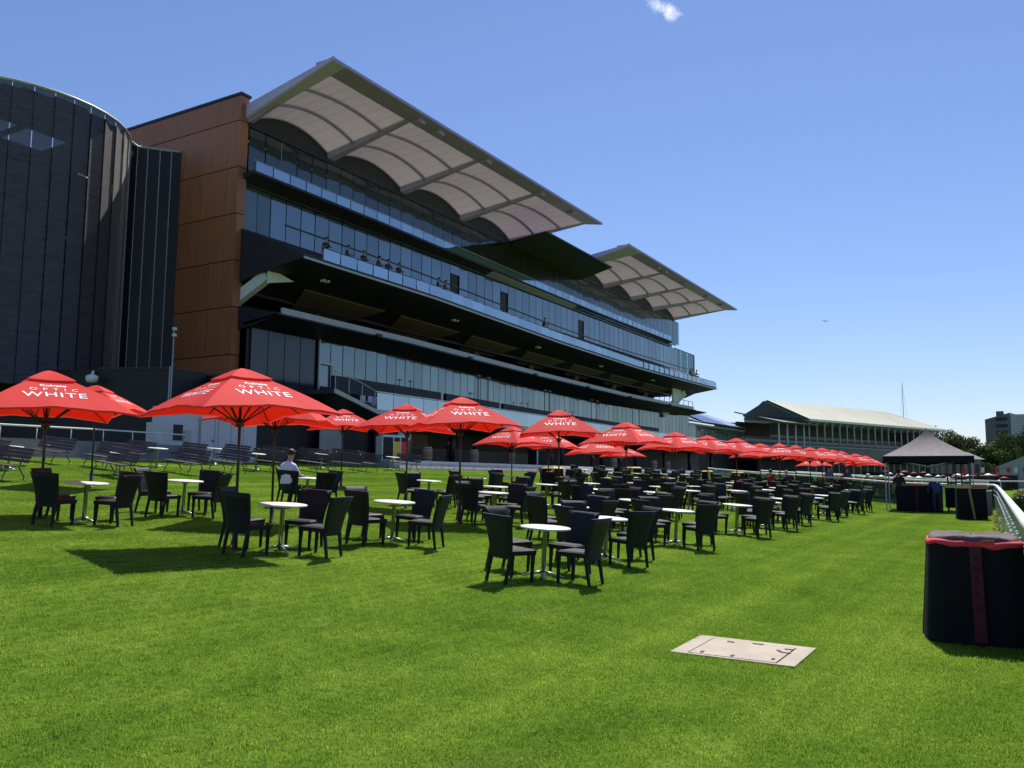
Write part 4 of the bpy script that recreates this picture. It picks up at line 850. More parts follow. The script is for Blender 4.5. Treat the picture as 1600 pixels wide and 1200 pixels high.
def chair(x, y, rz, label, group):
    c = thing('wicker_chair', label, 'chair', (x, y, gz(x, y)), rz, group)
    on_slope(c, rz); link('seat', CM['seat'], c); link('backrest', CM['backrest'], c)
    for l in CM['legs']: link('leg', l, c)
    return c
TM_top = MB().lathe([(.36, 0), (.375, .006), (.375, .022), (.365, .028), (.0, .0285)], 32).mesh('table_top', M['tabletop'])
TM_stem = MB().lathe([(.035, .04), (.035, .66), (.10, .715)], 12).mesh('pedestal', M['steel'])
mb = MB()
for k_ in range(4):
    a = k_*math.pi/2+.785; mb.tube([(0, 0, .09), (.12*math.cos(a), .12*math.sin(a), .07), (.32*math.cos(a), .32*math.sin(a), .018)], .026, 6, r2=.016)
TM_foot = mb.mesh('foot', M['steel'])
def table(x, y, label, group, rz=None):
    t_ = thing('round_table', label, 'table', (x, y, gz(x, y)), rnd.uniform(0, 1.5) if rz is None else rz, group)
    on_slope(t_, t_.rotation_euler.z); link('table_top', TM_top, t_, (0, 0, .715)); link('pedestal', TM_stem, t_); link('foot', TM_foot, t_); return t_
def side_words(cx, cy, x, y):
    v = Vector((cx, cy)).normalized(); r_ = Vector((v.y, -v.x)); d = Vector((x-cx, y-cy))
    return ('near' if d.dot(v) < 0 else 'far')+' '+('left' if d.dot(r_) < 0 else 'right')
def table_set(x, y, where, far=False, base=45, n=4, rad=.66, angles=None):
    table(x, y, ('white round table '+where) if not far else 'white round table among the crowded far tables '+far, 'round lawn tables')
    view = math.atan2(y, x); used = {}
    for k_ in range(n):
        a = (angles[k_] if angles else base+90*k_)+rnd.uniform(-7, 7)
        a = view+R(a); rr = rad+rnd.uniform(-.05, .08); cx_, cy_ = x+rr*math.cos(a), y+rr*math.sin(a)
        w_ = side_words(x, y, cx_, cy_)
        lab = 'black woven chair, %s, at table %s' % (w_, where) if not far else 'black woven chair among the crowded far tables '+far
        chair(cx_, cy_, a+math.pi+R(rnd.uniform(-9, 9)), lab, 'black woven chairs on the lawn')
table_set(9.75, 15.04, 'under the leftmost umbrella'); table_set(12.31, 15.52, 'between the leftmost and the nearest umbrella', base=50)
table_set(9.85, 10.09, 'in front of the nearest umbrella pole', base=52); table_set(12.37, 9.88, 'right of the nearest umbrella, standing alone', base=52)
table_set(16.87, 16.38, 'where the man in lilac sits', angles=[35, 150, -40, 215]); table_set(20.77, 15.27, 'left of the second nearest umbrella pole', base=40)
table_set(17.56, 11.01, 'right of the second nearest umbrella pole', base=50)
table_set(11.23, 6.15, 'nearest the camera, in the middle of the lawn', base=48); table_set(13.9, 6.38, 'second in the front row', base=40); table_set(17.64, 6.46, 'third in the front row', base=44)
table_set(15.7, 8.0, 'just behind the two nearest tables', base=47); table_set(19.7, 8.3, 'behind the third table of the front row', base=42)
rowA = [21.9, 24.9, 27.8, 30.8, 33.8, 36.6, 39.2]
for i, X in enumerate(rowA): table_set(X, 6.5+rnd.uniform(-.15, .15), '%s in the front row' % ORD[i+3], base=rnd.uniform(38, 52))
for i, X in enumerate([21.3, 24.6, 28.0, 31.4, 34.9, 38.4, 42]): table_set(X, 9.4+rnd.uniform(-.4, .4), '%s of the second row behind the front tables' % ORD[i], base=rnd.uniform(35, 55))
for i, X in enumerate([20.5, 24.4, 28.2, 32, 35.8, 39.5, 43.2, 47]): table_set(X, 13.2+rnd.uniform(-.5, .5), '%s of the third row' % ORD[i], base=rnd.uniform(35, 55))
for i, X in enumerate([23.6, 29.6, 32.9, 37.6, 42.3]): table_set(X, 11.25+rnd.uniform(-.3, .3), '%s among the front umbrella poles' % ORD[i], base=rnd.uniform(35, 55))
for i, X in enumerate([25.0, 28.9, 32.8, 36.7, 40.6, 44.5, 48.4]): table_set(X, 16.8+rnd.uniform(-.5, .5), '%s of the fourth row' % ORD[i], base=rnd.uniform(35, 55))
for i, X in enumerate([38.5, 42.5, 46.5, 50.5, 54.5, 58.5]): table_set(X, 20.6+rnd.uniform(-.5, .5), '', 'near the steps', base=rnd.uniform(30, 60))
for i, X in enumerate([49, 54, 59, 64, 69]): table_set(X, 24.0+rnd.uniform(-.5, .5), '', 'close under the terrace', base=rnd.uniform(30, 60))
for i, (X, Y) in enumerate([(46, 9.6), (50, 9.2), (54, 9.0), (51, 13), (55, 13.4), (59, 13), (44, 7.2), (63, 16), (56, 17)]): table_set(X, Y, '', 'at the right end of the lawn', base=rnd.uniform(30, 60))

# ------------------------------------------------------------------ slatted benches and their tables
def bench_meshes():
    L = 1.75; slats = []
    for i in range(4): y = -.20+i*.125; slats.append(MB().box(-L/2, L/2, y, y+.095, .425, .455).mesh('slat', M['slat']))
    for i in range(4):
        z = .52+i*.105; yb = -.235-.045*i; slats.append(MB().hexa([(-L/2, yb-.03, z), (L/2, yb-.03, z), (L/2, yb, z), (-L/2, yb, z)], [(-L/2, yb-.065, z+.085), (L/2, yb-.065, z+.085), (L/2, yb-.035, z+.085), (-L/2, yb-.035, z+.085)]).mesh('slat', M['slat']))
    frames = []
    for x in (-.62, .62):
        mb = MB()
        mb.tube([(x, .30, .015), (x, .33, .12), (x, .22, .30), (x, .29, .41), (x, .10, .418), (x, -.20, .418), (x, -.25, .50), (x, -.42, .92)], .02, 6)
        mb.tube([(x, -.40, .015), (x, -.42, .10), (x, -.28, .28), (x, -.20, .41)], .02, 6)
        mb.tube([(x, .30, .015), (x, .40, .02)], .018, 6).tube([(x, -.40, .015), (x, -.50, .02)], .018, 6)
        frames.append(mb.mesh('leg_frame', M['iron']))
    return slats, frames
BM_ = bench_meshes()
def bench(x, y, rz, label):
    b_ = thing('slatted_bench', label, 'bench', (x, y, gz(x, y)), rz, 'slatted benches on the upper lawn')
    on_slope(b_, rz)
    for s in BM_[0]: link('slat', s, b_)
    for f in BM_[1]: link('leg_frame', f, b_)
# rz is the direction along the bench; the seat faces local +Y
BL = [(13.2, 24.6, -25, 'dark slatted bench cut off at the left edge'), (14.2, 27.6, -20, 'slatted bench behind the left edge table'), (17.3, 25.3, -48, 'slatted bench in front, right of the leftmost umbrella pole'),
 (17.8, 29.8, -30, 'slatted bench far back against the grey wall, left'), (18.7, 27.9, -38, 'slatted bench in the second line, behind the front left bench'), (21.3, 30.0, -40, 'slatted bench far back by the wall, second from left'),
 (20.9, 26.4, -32, 'slatted bench in front with gap showing through its back'), (24.3, 30.6, -38, 'slatted bench by the wall in front of the white booth door'), (23.4, 27.0, -42, 'slatted bench in front, left of the nearest umbrella pole'),
 (26.9, 30.9, -36, 'slatted bench by the white booth, behind the nearest umbrella pole'), (26.2, 28.0, -30, 'slatted bench just right of the nearest umbrella pole'), (29.4, 31.1, -40, 'slatted bench far back, right of the white booth'),
 (29.2, 28.0, -42, 'slatted bench right behind the seated man'), (31.8, 30.8, -30, 'slatted bench at the back, before the dark wall'), (31.6, 28.3, -20, 'slatted bench in front, between two white tables'),
 (33.4, 28.6, -48, 'slatted bench at right, left of the last white table'), (37.5, 29.2, -36, 'rightmost slatted bench, next to the stone steps'), (35.2, 31.5, -10, 'slatted bench with back to us beside the recycling bins')]
for x, y, a, l in BL: bench(x, y, R(-88+(a+36)*.9)+math.pi+R(rnd.uniform(-5, 5)), l)
for x, y, l in ((14.9, 27.0, 'white round table by the bench at the left edge'), (17.9, 25.8, 'white round table between the front left benches'), (21.6, 28.9, 'white round table behind the gap-backed bench'), (25.6, 30.4, 'white round table before the white booth'),
 (25.6, 27.8, 'white round table behind the nearest umbrella pole'), (31.2, 31.6, 'white round table far back before the dark wall'), (31.2, 29.4, 'white round table right of the seated man'), (36.4, 29.2, 'white round table left of the steps')):
    table(x, y, l, 'tables by the benches')

# ------------------------------------------------------------------ barrels, bins, bar things
def barrel(x, y, label, g_='oak barrels on the concourse'):
    b_ = thing('oak_barrel', label, 'barrel', (x, y, ZC), rnd.uniform(0, 1), g_); st_ = []
    for i in range(16):
        a0, a1 = i*math.pi/8+.012, (i+1)*math.pi/8-.012; mb = MB(); pr = [(.27, 0), (.325, .25), (.345, .47), (.325, .69), (.27, .94)]
        vs2 = [(r_*math.cos(a), r_*math.sin(a), z) for r_, z in pr for a in (a0, a1)]; mb.faces(vs2, [(2*j, 2*j+1, 2*j+3, 2*j+2) for j in range(4)]); mb.build('stave', M['barrel'], b_)
    MB().lathe([(.255, .03), (.255, .91)], 16).build('head', M['barrel'], b_)
    for z, r_ in ((.07, .292), (.24, .328), (.70, .328), (.87, .292)): MB().lathe([(r_-.004, -.025), (r_+.004, -.025), (r_+.004, .025), (r_-.004, .025)], 16, (0, 0, z)).build('hoop', M['grey'], b_)
for x, y, l in ((43.8, 32.3, 'oak barrel on the concourse, next to the recycling bins'), (49.3, 32.4, 'oak barrel standing alone at the top of the steps'), (56.3, 33.6, 'oak barrel in the shade beside the black kiosk'), (72.6, 32.4, 'oak barrel behind the fourth front umbrella pole, left one'), (82.6, 32.4, 'oak barrel far right behind the fifth umbrella'), (88, 33, 'farthest oak barrel on the concourse')): barrel(x, y, l)
rb = thing('recycling_bins', 'steel recycling bin unit with yellow and red panels on the concourse', 'bin', (40.9, 32.8, ZC), R(-20))
MB().box(-.85, .85, -.35, .35, 0, .08).build('plinth', M['grey'], rb)
for i, mm in enumerate(('black', 'yellow', 'redtrim')):
    x0 = -.85+(0, .78, 1.26)[i]; x1 = -.85+(.74, 1.22, 1.7)[i]
    MB().box(x0, x1, -.34, .34, .08, 1.15).build('bin_panel', M[mm], rb)
    MB().box(x0+.06, x1-.06, -.345, -.335, 1.2, 1.36).build('slot', M['black'], rb)
for x in (-.87, -.10, .39, .87): MB().box(x-.03, x+.03, -.37, .37, 0, 1.45).build('frame_post', M['palesteel'], rb)
MB().hexa([(-.9, -.38, 1.40), (.9, -.38, 1.40), (.9, .38, 1.40), (-.9, .38, 1.40)], [(-.75, -.25, 1.55), (.75, -.25, 1.55), (.75, .25, 1.55), (-.75, .25, 1.55)]).build('hood', M['palesteel'], rb)
pn = thing('notice_board', 'olive notice board on the concourse beside a barrel', 'board', (42.6, 33.2, ZC), R(-15)); MB().box(-.55, .55, -.03, .03, .25, 1.3).build('board', mat('olive_board', (.15, .13, .05), .6, var=.3), pn); MB().box(-.5, .5, -.04, -.031, 1.32, 1.8).build('poster', M['grey'], pn); MB().box(-.5, -.44, -.03, .03, 0, 1.8).build('leg', M['mullion'], pn); MB().box(.44, .5, -.03, .03, 0, 1.8).build('leg', M['mullion'], pn)
ki = thing('bar_kiosk', 'black bar kiosk with pale frame at the top of the steps', 'kiosk', (58.6, 32.4, ZC)); MB().box(-1.1, 1.1, -.4, .4, 0, 1.15).build('body', M['blackcloth'], ki); MB().box(-1.2, 1.2, -.5, .5, 1.15, 1.22).build('top', M['black'], ki); MB().box(-1.18, -1.10, -.48, -.41, 0, 1.5).build('post', M['offwhite'], ki)
def draped_bin(x, y, label, sc=1.0, lid='yellow'):
    b_ = thing('covered_bin', label, 'bin', (x, y, gz(x, y)), rnd.uniform(-.3, .3), 'black covered bins with yellow tops')
    MB().hexa([(-.52, -.34, 0), (.52, -.34, 0), (.52, .34, 0), (-.52, .34, 0)], [(-.47, -.30, 1.02), (.47, -.30, 1.02), (.47, .30, 1.02), (-.47, .30, 1.02)]).build('cover', M['blackcloth'], b_)
    MB().hexa([(-.49, -.32, 1.02), (.49, -.32, 1.02), (.49, .32, 1.02), (-.49, .32, 1.02)], [(-.40, -.22, 1.10), (.40, -.22, 1.10), (.40, .22, 1.10), (-.40, .22, 1.10)]).build('lid', M[lid], b_)
    MB().hexa([(-.545, -.355, .05), (-.53, -.355, .05), (-.53, -.2, .05), (-.545, -.2, .05)], [(-.50, -.32, 1.03), (-.48, -.32, 1.03), (-.48, -.18, 1.03), (-.50, -.18, 1.03)]).build('stripe', M['yellow'], b_)
for x, y, l in ((34.9, 18.6, 'black covered bin with yellow top below the third umbrella'), (52.5, 22.0, 'black covered bin with yellow top below the fifth umbrella, farther back'), (60.0, 19.5, 'black covered bin with yellow top below the sixth umbrella'), (64.5, 18.6, 'black covered bin with yellow top below the seventh umbrella')): draped_bin(x, y, l)

# big covered bin at the right edge, soft cloth with red band
bb = thing('draped_bin', 'black draped bin with red band at the right edge, nearest', 'bin', (9.95, .50, 0), R(6))
def cloth_ring(z, hx, hy, wob, n=72, seed=1, p=7.0, zw=0):
    r = random.Random(seed); ph = [r.uniform(0, 6.28) for _ in range(3)]; pts_ = []
    for i in range(n):
        a = 2*math.pi*i/n; c, s = math.cos(a), math.sin(a)
        k_ = 1/((abs(c)**p+abs(s)**p)**(1/p)); w_ = 1+wob*(math.sin(5*a+ph[0])+.6*math.sin(11*a+ph[1])+.45*math.sin(23*a+ph[2])); dz = zw*(math.sin(3*a+ph[1])+.7*math.sin(8*a+ph[0])+.5*math.sin(15*a+ph[2]))
        pts_.append((hx*c*k_*w_, hy*s*k_*w_, z+dz))
    return pts_
def rings(mb, rs):
    n = len(rs[0]); mb.faces([p for r_ in rs for p in r_], [(i*n+j, i*n+(j+1) % n, (i+1)*n+(j+1) % n, (i+1)*n+j) for i in range(len(rs)-1) for j in range(n)], True)
rs = [cloth_ring(z, .52-.04*z, .478-.068*z, .016*(1-z*.55)+.003) for z in (.01, .12, .25, .4, .6, .8, .95)]; mb = MB(); rings(mb, rs); mb.build('cover', M['blackcloth'], bb)
mb = MB(); rings(mb, [cloth_ring(z, a, b_, w_, seed=4, zw=q_) for z, a, b_, w_, q_ in ((.93, .492, .412, .006, .012), (.937, .504, .420, .008, .012), (.958, .503, .419, .013, .009), (.985, .490, .408, .010, .006), (.99, .45, .37, .010, .005))]); mb.build('red_band', M['redtrim'], bb)
mb = MB(); rr_ = [cloth_ring(z, a, b_, w_, seed=6, zw=.008) for z, a, b_, w_ in ((.985, .47, .392, .014), (1.018, .462, .386, .022), (1.030, .43, .35, .03), (1.026, .33, .27, .05), (1.034, .22, .17, .06), (1.030, .10, .07, .06))]; rings(mb, rr_); mb.poly(rr_[-1]); mb.build('crumpled_top', M['taupe'], bb)
stp = MB(); stp.hexa([(-.548, -.06, .04), (-.530, -.06, .04), (-.530, .045, .04), (-.548, .045, .04)], [(-.506, -.045, .93), (-.490, -.045, .93), (-.490, .055, .93), (-.506, .055, .93)])
stripe = stp.build('stripe', mat('stripe_red', (.09, .008, .018), .8), bb)
# run of capitals down the stripe
lm = bpy.data.meshes.new('x'); i = 0
for ch, z in zip('ENSAA', (.80, .70, .60, .46, .33)):
    me = text_mesh(ch, .085, 1, .002); mb = MB(); mb.faces([(-.5525+.0472*(z+v.co.y), -(v.co.x)+.0, z+v.co.y) for v in me.vertices], [tuple(p.vertices) for p in me.polygons]); mb.build('letter', mat('letter_dark', (.018, .004, .008), .8) if i == 0 else bpy.data.materials['letter_dark'], stripe); i += 1
MB().box(-.535, -.52, -.16, -.05, .955, 1.0).build('tag', mat('orange_tag', (.42, .09, .035), .7), bb)
b2 = thing('draped_bin', 'black draped bin with gold stripe beside the gazebo', 'bin', (35.6, 1.75, gz(35.6, 1.75)), R(8))
mb = MB(); rings(mb, [cloth_ring(z, .48, .50-.02*z, .01, seed=3) for z in (.0, .3, .6, .9, 1.12)]); mb.poly(cloth_ring(1.12, .46, .46, .01, seed=3)); mb.build('cover', M['blackcloth'], b2)
MB().hexa([(-.505, -.10, .03), (-.495, -.10, .03), (-.495, -.02, .03), (-.505, -.02, .03)], [(-.505, .04, 1.1), (-.495, .04, 1.1), (-.495, .12, 1.1), (-.505, .12, 1.1)]).build('stripe', mat('gold_stripe', (.28, .19, .05), .6), b2)

# ------------------------------------------------------------------ gazebo and things beneath
gb = thing('pop_up_gazebo', 'black pop-up gazebo with peaked roof on the right', 'gazebo', (42.9, 3.75, gz(42.9, 3.75)), R(5))
HW, HE, HP = 1.78, 2.42, 3.70
mb = MB()
for k_ in range(4):
    a = k_*math.pi/2; g_ = []
    for j in range(9):
        t_ = j/8
        for i in range(9):
            s = -1+i/4; x = HW*t_; y = HW*t_*s; z = HP-(HP-HE)*(t_**.72)-.06*math.sin(math.pi*t_)*(1-abs(s)); g_.append((x*math.cos(a)-y*math.sin(a), x*math.sin(a)+y*math.cos(a), z))
    mb.faces(g_, [(j*9+i, j*9+i+1, (j+1)*9+i+1, (j+1)*9+i) for j in range(8) for i in range(8)], True)
    e0 = g_[-9:]; e1 = [(p[0]*1.005, p[1]*1.005, HE-.30) for p in e0]; mb.cur = 1; mb.faces(e0+e1, [(i, i+1, 10+i, 9+i) for i in range(8)]); mb.cur = 0
mb.build('canopy', [M['gaz'], M['blackcloth']], gb)
for sx in (-1, 1):
    for sy in (-1, 1):
        lg_ = MB().box(sx*1.70-.025, sx*1.70+.025, sy*1.70-.025, sy*1.70+.025, .02, HE).build('leg', M['grey'], gb); MB().box(sx*1.70-.09, sx*1.70+.09, sy*1.70-.09, sy*1.70+.09, 0, .02).build('foot_plate', M['mullion'], lg_)
for sy in (-1, 1):
    for sx in (-1, 1): MB().bar((sx*1.7, sy*1.7, HE-.1), (0, sy*1.7, HE-.45), .03, .03).bar((sy*1.7, sx*1.7, HE-.1), (sy*1.7, 0, HE-.45), .03, .03).build('truss', M['grey'], gb)
MB().tube([(0, 0, HE-.2), (0, 0, HP-.03)], .03, 6).build('centre_post', M['grey'], gb)
dt = thing('draped_counter', 'long counter draped in black cloth with red stripe under the gazebo', 'counter', (41.7, 4.05, gz(41.7, 4.05)), R(4))
mb = MB(); rings(mb, [cloth_ring(z, .42, .92, .008, seed=8) for z in (0, .35, .7, 1.0, 1.13)]); mb.poly(cloth_ring(1.13, .41, .91, .008, seed=8)); mb.build('cloth', M['blackcloth'], dt)
MB().box(-.47, -.44, .03, .10, .02, 1.1).build('stripe', bpy.data.materials['stripe_red'], dt); MB().box(-.3, .2, -.15, .45, 1.135, 1.2).build('tray', M['redtrim'], dt)
yb = thing('cool_box', 'yellow topped dark cart under the gazebo, right of the counter', 'cart', (42.2, 2.55, gz(42.2, 2.55)), R(3))
MB().box(-.3, .3, -.5, .5, .2, 1.05).build('body', M['blackcloth'], yb); MB().box(-.33, .33, -.52, .52, 1.05, 1.16).build('lid', M['yellow'], yb); MB().tube([(-.1, -.35, 1.16), (-.1, -.35, 1.42), (-.1, .25, 1.42), (-.1, .25, 1.16)], .02, 6).build('handle', M['mullion'], yb)
for sy in (-.4, .4): MB().lathe([(.10, -.03), (.10, .03)], 10, (0, 0, 0)).build('wheel', M['mullion'], yb, (0, sy, .12)).rotation_euler = (R(90), 0, 0)
for x, y, l in ((44.2, 2.9, 'dark upright stand at the back of the gazebo, left one'), (44.6, 2.35, 'dark upright stand at the back of the gazebo, right one')):
    s_ = thing('display_stand', l, 'stand', (x, y, gz(x, y))); MB().box(-.03, .03, -.2, -.14, 0, 2.1).box(-.03, .03, .14, .2, 0, 2.1).build('frame', M['mullion'], s_); MB().box(-.01, .01, -.14, .14, 1.2, 1.3).build('crossbar', M['mullion'], s_); MB().box(-.25, .25, -.22, .22, 0, .03).build('foot', M['mullion'], s_)
cr_ = thing('drink_crate', 'pale crate with orange lid beside the fence end', 'crate', (39.6, 1.55, gz(39.6, 1.55))); MB().box(-.3, .3, -.35, .35, 0, .95).build('body', M['greywall'], cr_); MB().box(-.32, .32, -.37, .37, .95, 1.0).build('rim', M['white'], cr_); MB().box(-.2, .25, -.2, .3, 1.0, 1.2).build('lid', mat('orange_lid', (.40, .10, .04), .6), cr_)

# ------------------------------------------------------------------ white rail fence with sheet panels
fc = thing('rail_fence', 'white rail fence with blue-grey sheet panels on the right', 'fence', (10, 0, 0))
def rz_(x, y): return gz(x, y)
path = []
for (a, b_), (c, d) in zip(rail_pts, rail_pts[1:]):
    n_ = max(1, int(math.hypot(c-a, d-b_)/2.0))
    for i in range(n_): path.append((a+(c-a)*i/n_, b_+(d-b_)*i/n_))
path.append(rail_pts[-1])
wpart('top_rail', MB().tube([(x, y, rz_(x, y)+1.15) for x, y in path], .052, 10), M['white'], fc)
wpart('mid_rail', MB().tube([(x, y-.06, rz_(x, y)+.78) for x, y in path], .03, 6), M['grey'], fc)
for i, ((a, b_), (c, d)) in enumerate(zip(path, path[1:])):
    z0, z1 = rz_(a, b_), rz_(c, d); e = Vector((c-a, d-b_, 0)).normalized()*.012
    wpart('sheet_panel', MB().hexa([(a+e.x, b_+e.y-.008, z0+.03), (c-e.x, d-e.y-.008, z1+.03), (c-e.x, d-e.y+.008, z1+.03), (a+e.x, b_+e.y+.008, z0+.03)],
        [(a+e.x, b_+e.y-.008, z0+1.06), (c-e.x, d-e.y-.008, z1+1.06), (c-e.x, d-e.y+.008, z1+1.06), (a+e.x, b_+e.y+.008, z0+1.06)]), M['fencepanel' if a < 43 else 'clearglass'], fc)
    wpart('post', MB().tube([(a, b_-.05, z0), (a, b_-.05, z0+1.12)], .03, 8), M['white'], fc)
    if a < 44:
        for f in (.1, .5, .9):
            for zf in (.70, .92):
                x, y = a+(c-a)*f, b_+(d-b_)*f; z = z0+(z1-z0)*f+zf
                wpart('fixing', MB().lathe([(.006, -.026), (.024, -.016), (.027, 0), (.024, .016), (.006, .026)], 8, (x, y+.022, z)), M['white'], fc)
# weeds at the foot of the fence
mb = MB()
for i in range(1500):
    x = rnd.uniform(10.5, 36); y = rail_y(x)+rnd.gauss(.10, .06); z = gz(x, y); h = abs(rnd.gauss(.10, .14)); a = rnd.uniform(0, 6.28); s = rnd.uniform(.012, .035)
    p = Vector((x, y, z+h)); u_ = Vector((math.cos(a), math.sin(a), rnd.uniform(-.5, .5)))*s; v_ = Vector((-math.sin(a), math.cos(a), rnd.uniform(-.3, .9)))*s
    mb.cur = 0 if rnd.random() < .7 else 1; mb.poly([p-u_, p-v_, p+u_, p+v_])
tag(mb.build('weeds', [M['leaf2'], M['hedgetop']]), 'scrappy weeds along the foot of the fence', 'weeds', kind='stuff')
# second, far rails
for k_, (pts_, l) in enumerate(([((60, 2.0), (64, 6), (72, 13), (84, 22)), 'far white running rail behind the gazebo, nearer one'], [((95, -6), (92, 2), (96, 12), (108, 24)), 'far white running rail beyond, farther one'])):
    rf_ = thing('running_rail', l, 'rail', (*pts_[0], 0)); wpart('top_rail', MB().tube([(x, y, rz_(x, max(y, 0))+1.2) for x, y in pts_], .07, 6), M['white'], rf_)
    for (a, b_), (c, d) in zip(pts_, pts_[1:]):
        for i in range(4): x, y = a+(c-a)*i/4, b_+(d-b_)*i/4; wpart('post', MB().tube([(x, y, rz_(x, max(0, y))-.05), (x, y, rz_(x, max(0, y))+1.2)], .05, 6), M['white'], rf_)

# ------------------------------------------------------------------ hedges
def hedge(x0, x1, yf, wd, h, label, top):
    hd = thing('clipped_hedge', label, 'hedge', ((x0+x1)/2, yf((x0+x1)/2), gz(x0, 0)))
    r = random.Random(5); c = Vector(hd.location)
    mb = MB(); mb.box(x0+.06-c.x, x1-.06-c.x, yf(x0)-wd+.06-c.y, yf(x0)-.06-c.y, 0, h-.06); mb.build('core', M['hedge'], hd)
    mb = MB(); n_ = int((x1-x0)*wd*260)
    for i in range(n_*3):
        f = r.random(); x = r.uniform(x0, x1); y = yf(x)-r.uniform(0, wd); z = r.uniform(.02, h); k_ = r.random(); tp = False
        if k_ < .45: z = h+r.gauss(0, .03); tp = True
        elif k_ < .65: x = x0+r.gauss(0, .02)
        elif k_ < .82: y = yf(x)+r.gauss(0, .02)
        else: y = yf(x)-wd+r.gauss(0, .02)
        mb.cur = 1 if tp else 0; p = Vector((x, y, z))-Vector((c.x, c.y, 0)); a = Vector((r.gauss(0, 1), r.gauss(0, 1), r.gauss(0, 1))).normalized()*r.uniform(.02, .045); b_ = a.cross(Vector((r.gauss(0, 1), r.gauss(0, 1), r.gauss(0, 1)))).normalized()*a.length*.6
        mb.poly([p-a, p-b_, p+a, p+b_])
    mb.build('foliage', [M['hedge'], M[top]], hd)
hedge(27, 42, lambda x: .30, .75, 1.05, 'low clipped hedge with yellow top right behind the rail', 'hedgetop')
hedge(52, 78, lambda x: -1.6, 1.2, 1.25, 'farther clipped hedge across the road at the right edge', 'leaf2')

# ------------------------------------------------------------------ far enclosure: tables, parasols, flags
pt_top = MB().lathe([(1.3, 0), (.7, .28), (.05, .5)], 8); ptm = pt_top.mesh('parasol_top', M['white']); ptm2 = pt_top.mesh('parasol_top', M['redshirt']); ptp = MB().tube([(0, 0, 0), (0, 0, 2.5)], .04, 5).mesh('pole', M['mullion'])
ptd = MB().lathe([(1.1, .7), (1.1, 1.05)], 8).mesh('skirted_table', M['blackcloth'])
for i in range(26):
    x = 118+rnd.uniform(0, 34); f = i/25; y = (2.5+f*15.5)*x/135
    p = thing('white_parasol', ('small white' if i % 2 else 'small dark red')+' parasol in the far enclosure behind the gazebo', 'parasol', (x, y, gz(60, y)-.6), rnd.uniform(0, 1), 'parasols in the far enclosure')
    s = rnd.uniform(.3, .62); link('canopy', ptm if i % 2 else ptm2, p, (0, 0, 2.35), 0, (s, s, .6)); p.location.z += rnd.uniform(-.7, .35); link('pole', ptp, p); link('table', ptd, p)
fb = tag(MB().hexa([(150, 1, -.2), (158, 24, -.2), (160, 24, -.2), (152, 1, -.2)], [(150, 1, 2.6), (158, 24, 3.2), (160, 24, 3.2), (152, 1, 2.6)]).build('dark_barrier', M['black']), 'long dark barrier behind the far parasols', 'barrier')
for i, (x, y, c_) in enumerate(((150, 6.6, 'redtrim'), (150, 5.3, 'white'), (150, 3.4, 'redtrim'), (150, 1.9, 'redtrim'), (150, .9, 'white'), (150, -.2, 'redtrim'), (150, 7.8, 'redtrim'))):
    p = thing('banner_flag', ('white' if c_ == 'white' else 'red')+' banner flag on a pole, %s of the flags before the marquee from the right' % ORD[[5, 4, 3, 2, 1, 0, 6][i]], 'flag', (x, y, 0), R(90), 'banner flags by the marquee')
    MB().tube([(0, 0, 0), (0, 0, 4.1)], .05, 5).build('pole', M['mullion'], p)
    g_ = [(.05+.45*i2/5, .12*math.sin(i2*1.3+x+y), 3.0+.8*j2) for j2 in range(2) for i2 in range(6)]; MB().faces(g_+[(a, b_+.02, c) for a, b_, c in g_], [(q_, q_+1, q_+7, q_+6) for q_ in range(5)]+[(q_+12, q_+13, q_+19, q_+18) for q_ in range(5)]).build('flag', M[c_], p)

# ------------------------------------------------------------------ people
def body_mesh(name, joints, edges, kinds, root=0):
    me = bpy.data.meshes.new(name); me.from_pydata([j[0] for j in joints], edges, []); ob = bpy.data.objects.new(name, me); col.objects.link(ob)
    sk = ob.modifiers.new('skin', 'SKIN'); sk.use_smooth_shade = True; ss = ob.modifiers.new('sub', 'SUBSURF'); ss.levels = 1; ss.render_levels = 1
    for v, j in zip(me.skin_vertices[0].data, joints): v.radius = j[1]; v.use_root = False
    me.skin_vertices[0].data[root].use_root = True
    bpy.context.view_layer.update(); dg = bpy.context.evaluated_depsgraph_get(); nm = bpy.data.meshes.new_from_object(ob.evaluated_get(dg)); bpy.data.objects.remove(ob)
    nm.materials.clear()
    for q_ in ('shirt', 'trouser', 'skin'): nm.materials.append(M[q_])
    segs = [(Vector(joints[a][0]), Vector(joints[b_][0]), kinds[i]) for i, (a, b_) in enumerate(edges)]
    for p in nm.polygons:
        c = p.center; best = min(segs, key=lambda s: (c-(s[0]+(s[1]-s[0])*max(0, min(1, (c-s[0]).dot(s[1]-s[0])/max(1e-6, (s[1]-s[0]).length_squared))))).length); p.material_index = best[2]
    nm.polygons.foreach_set('use_smooth', [True]*len(nm.polygons)); return nm
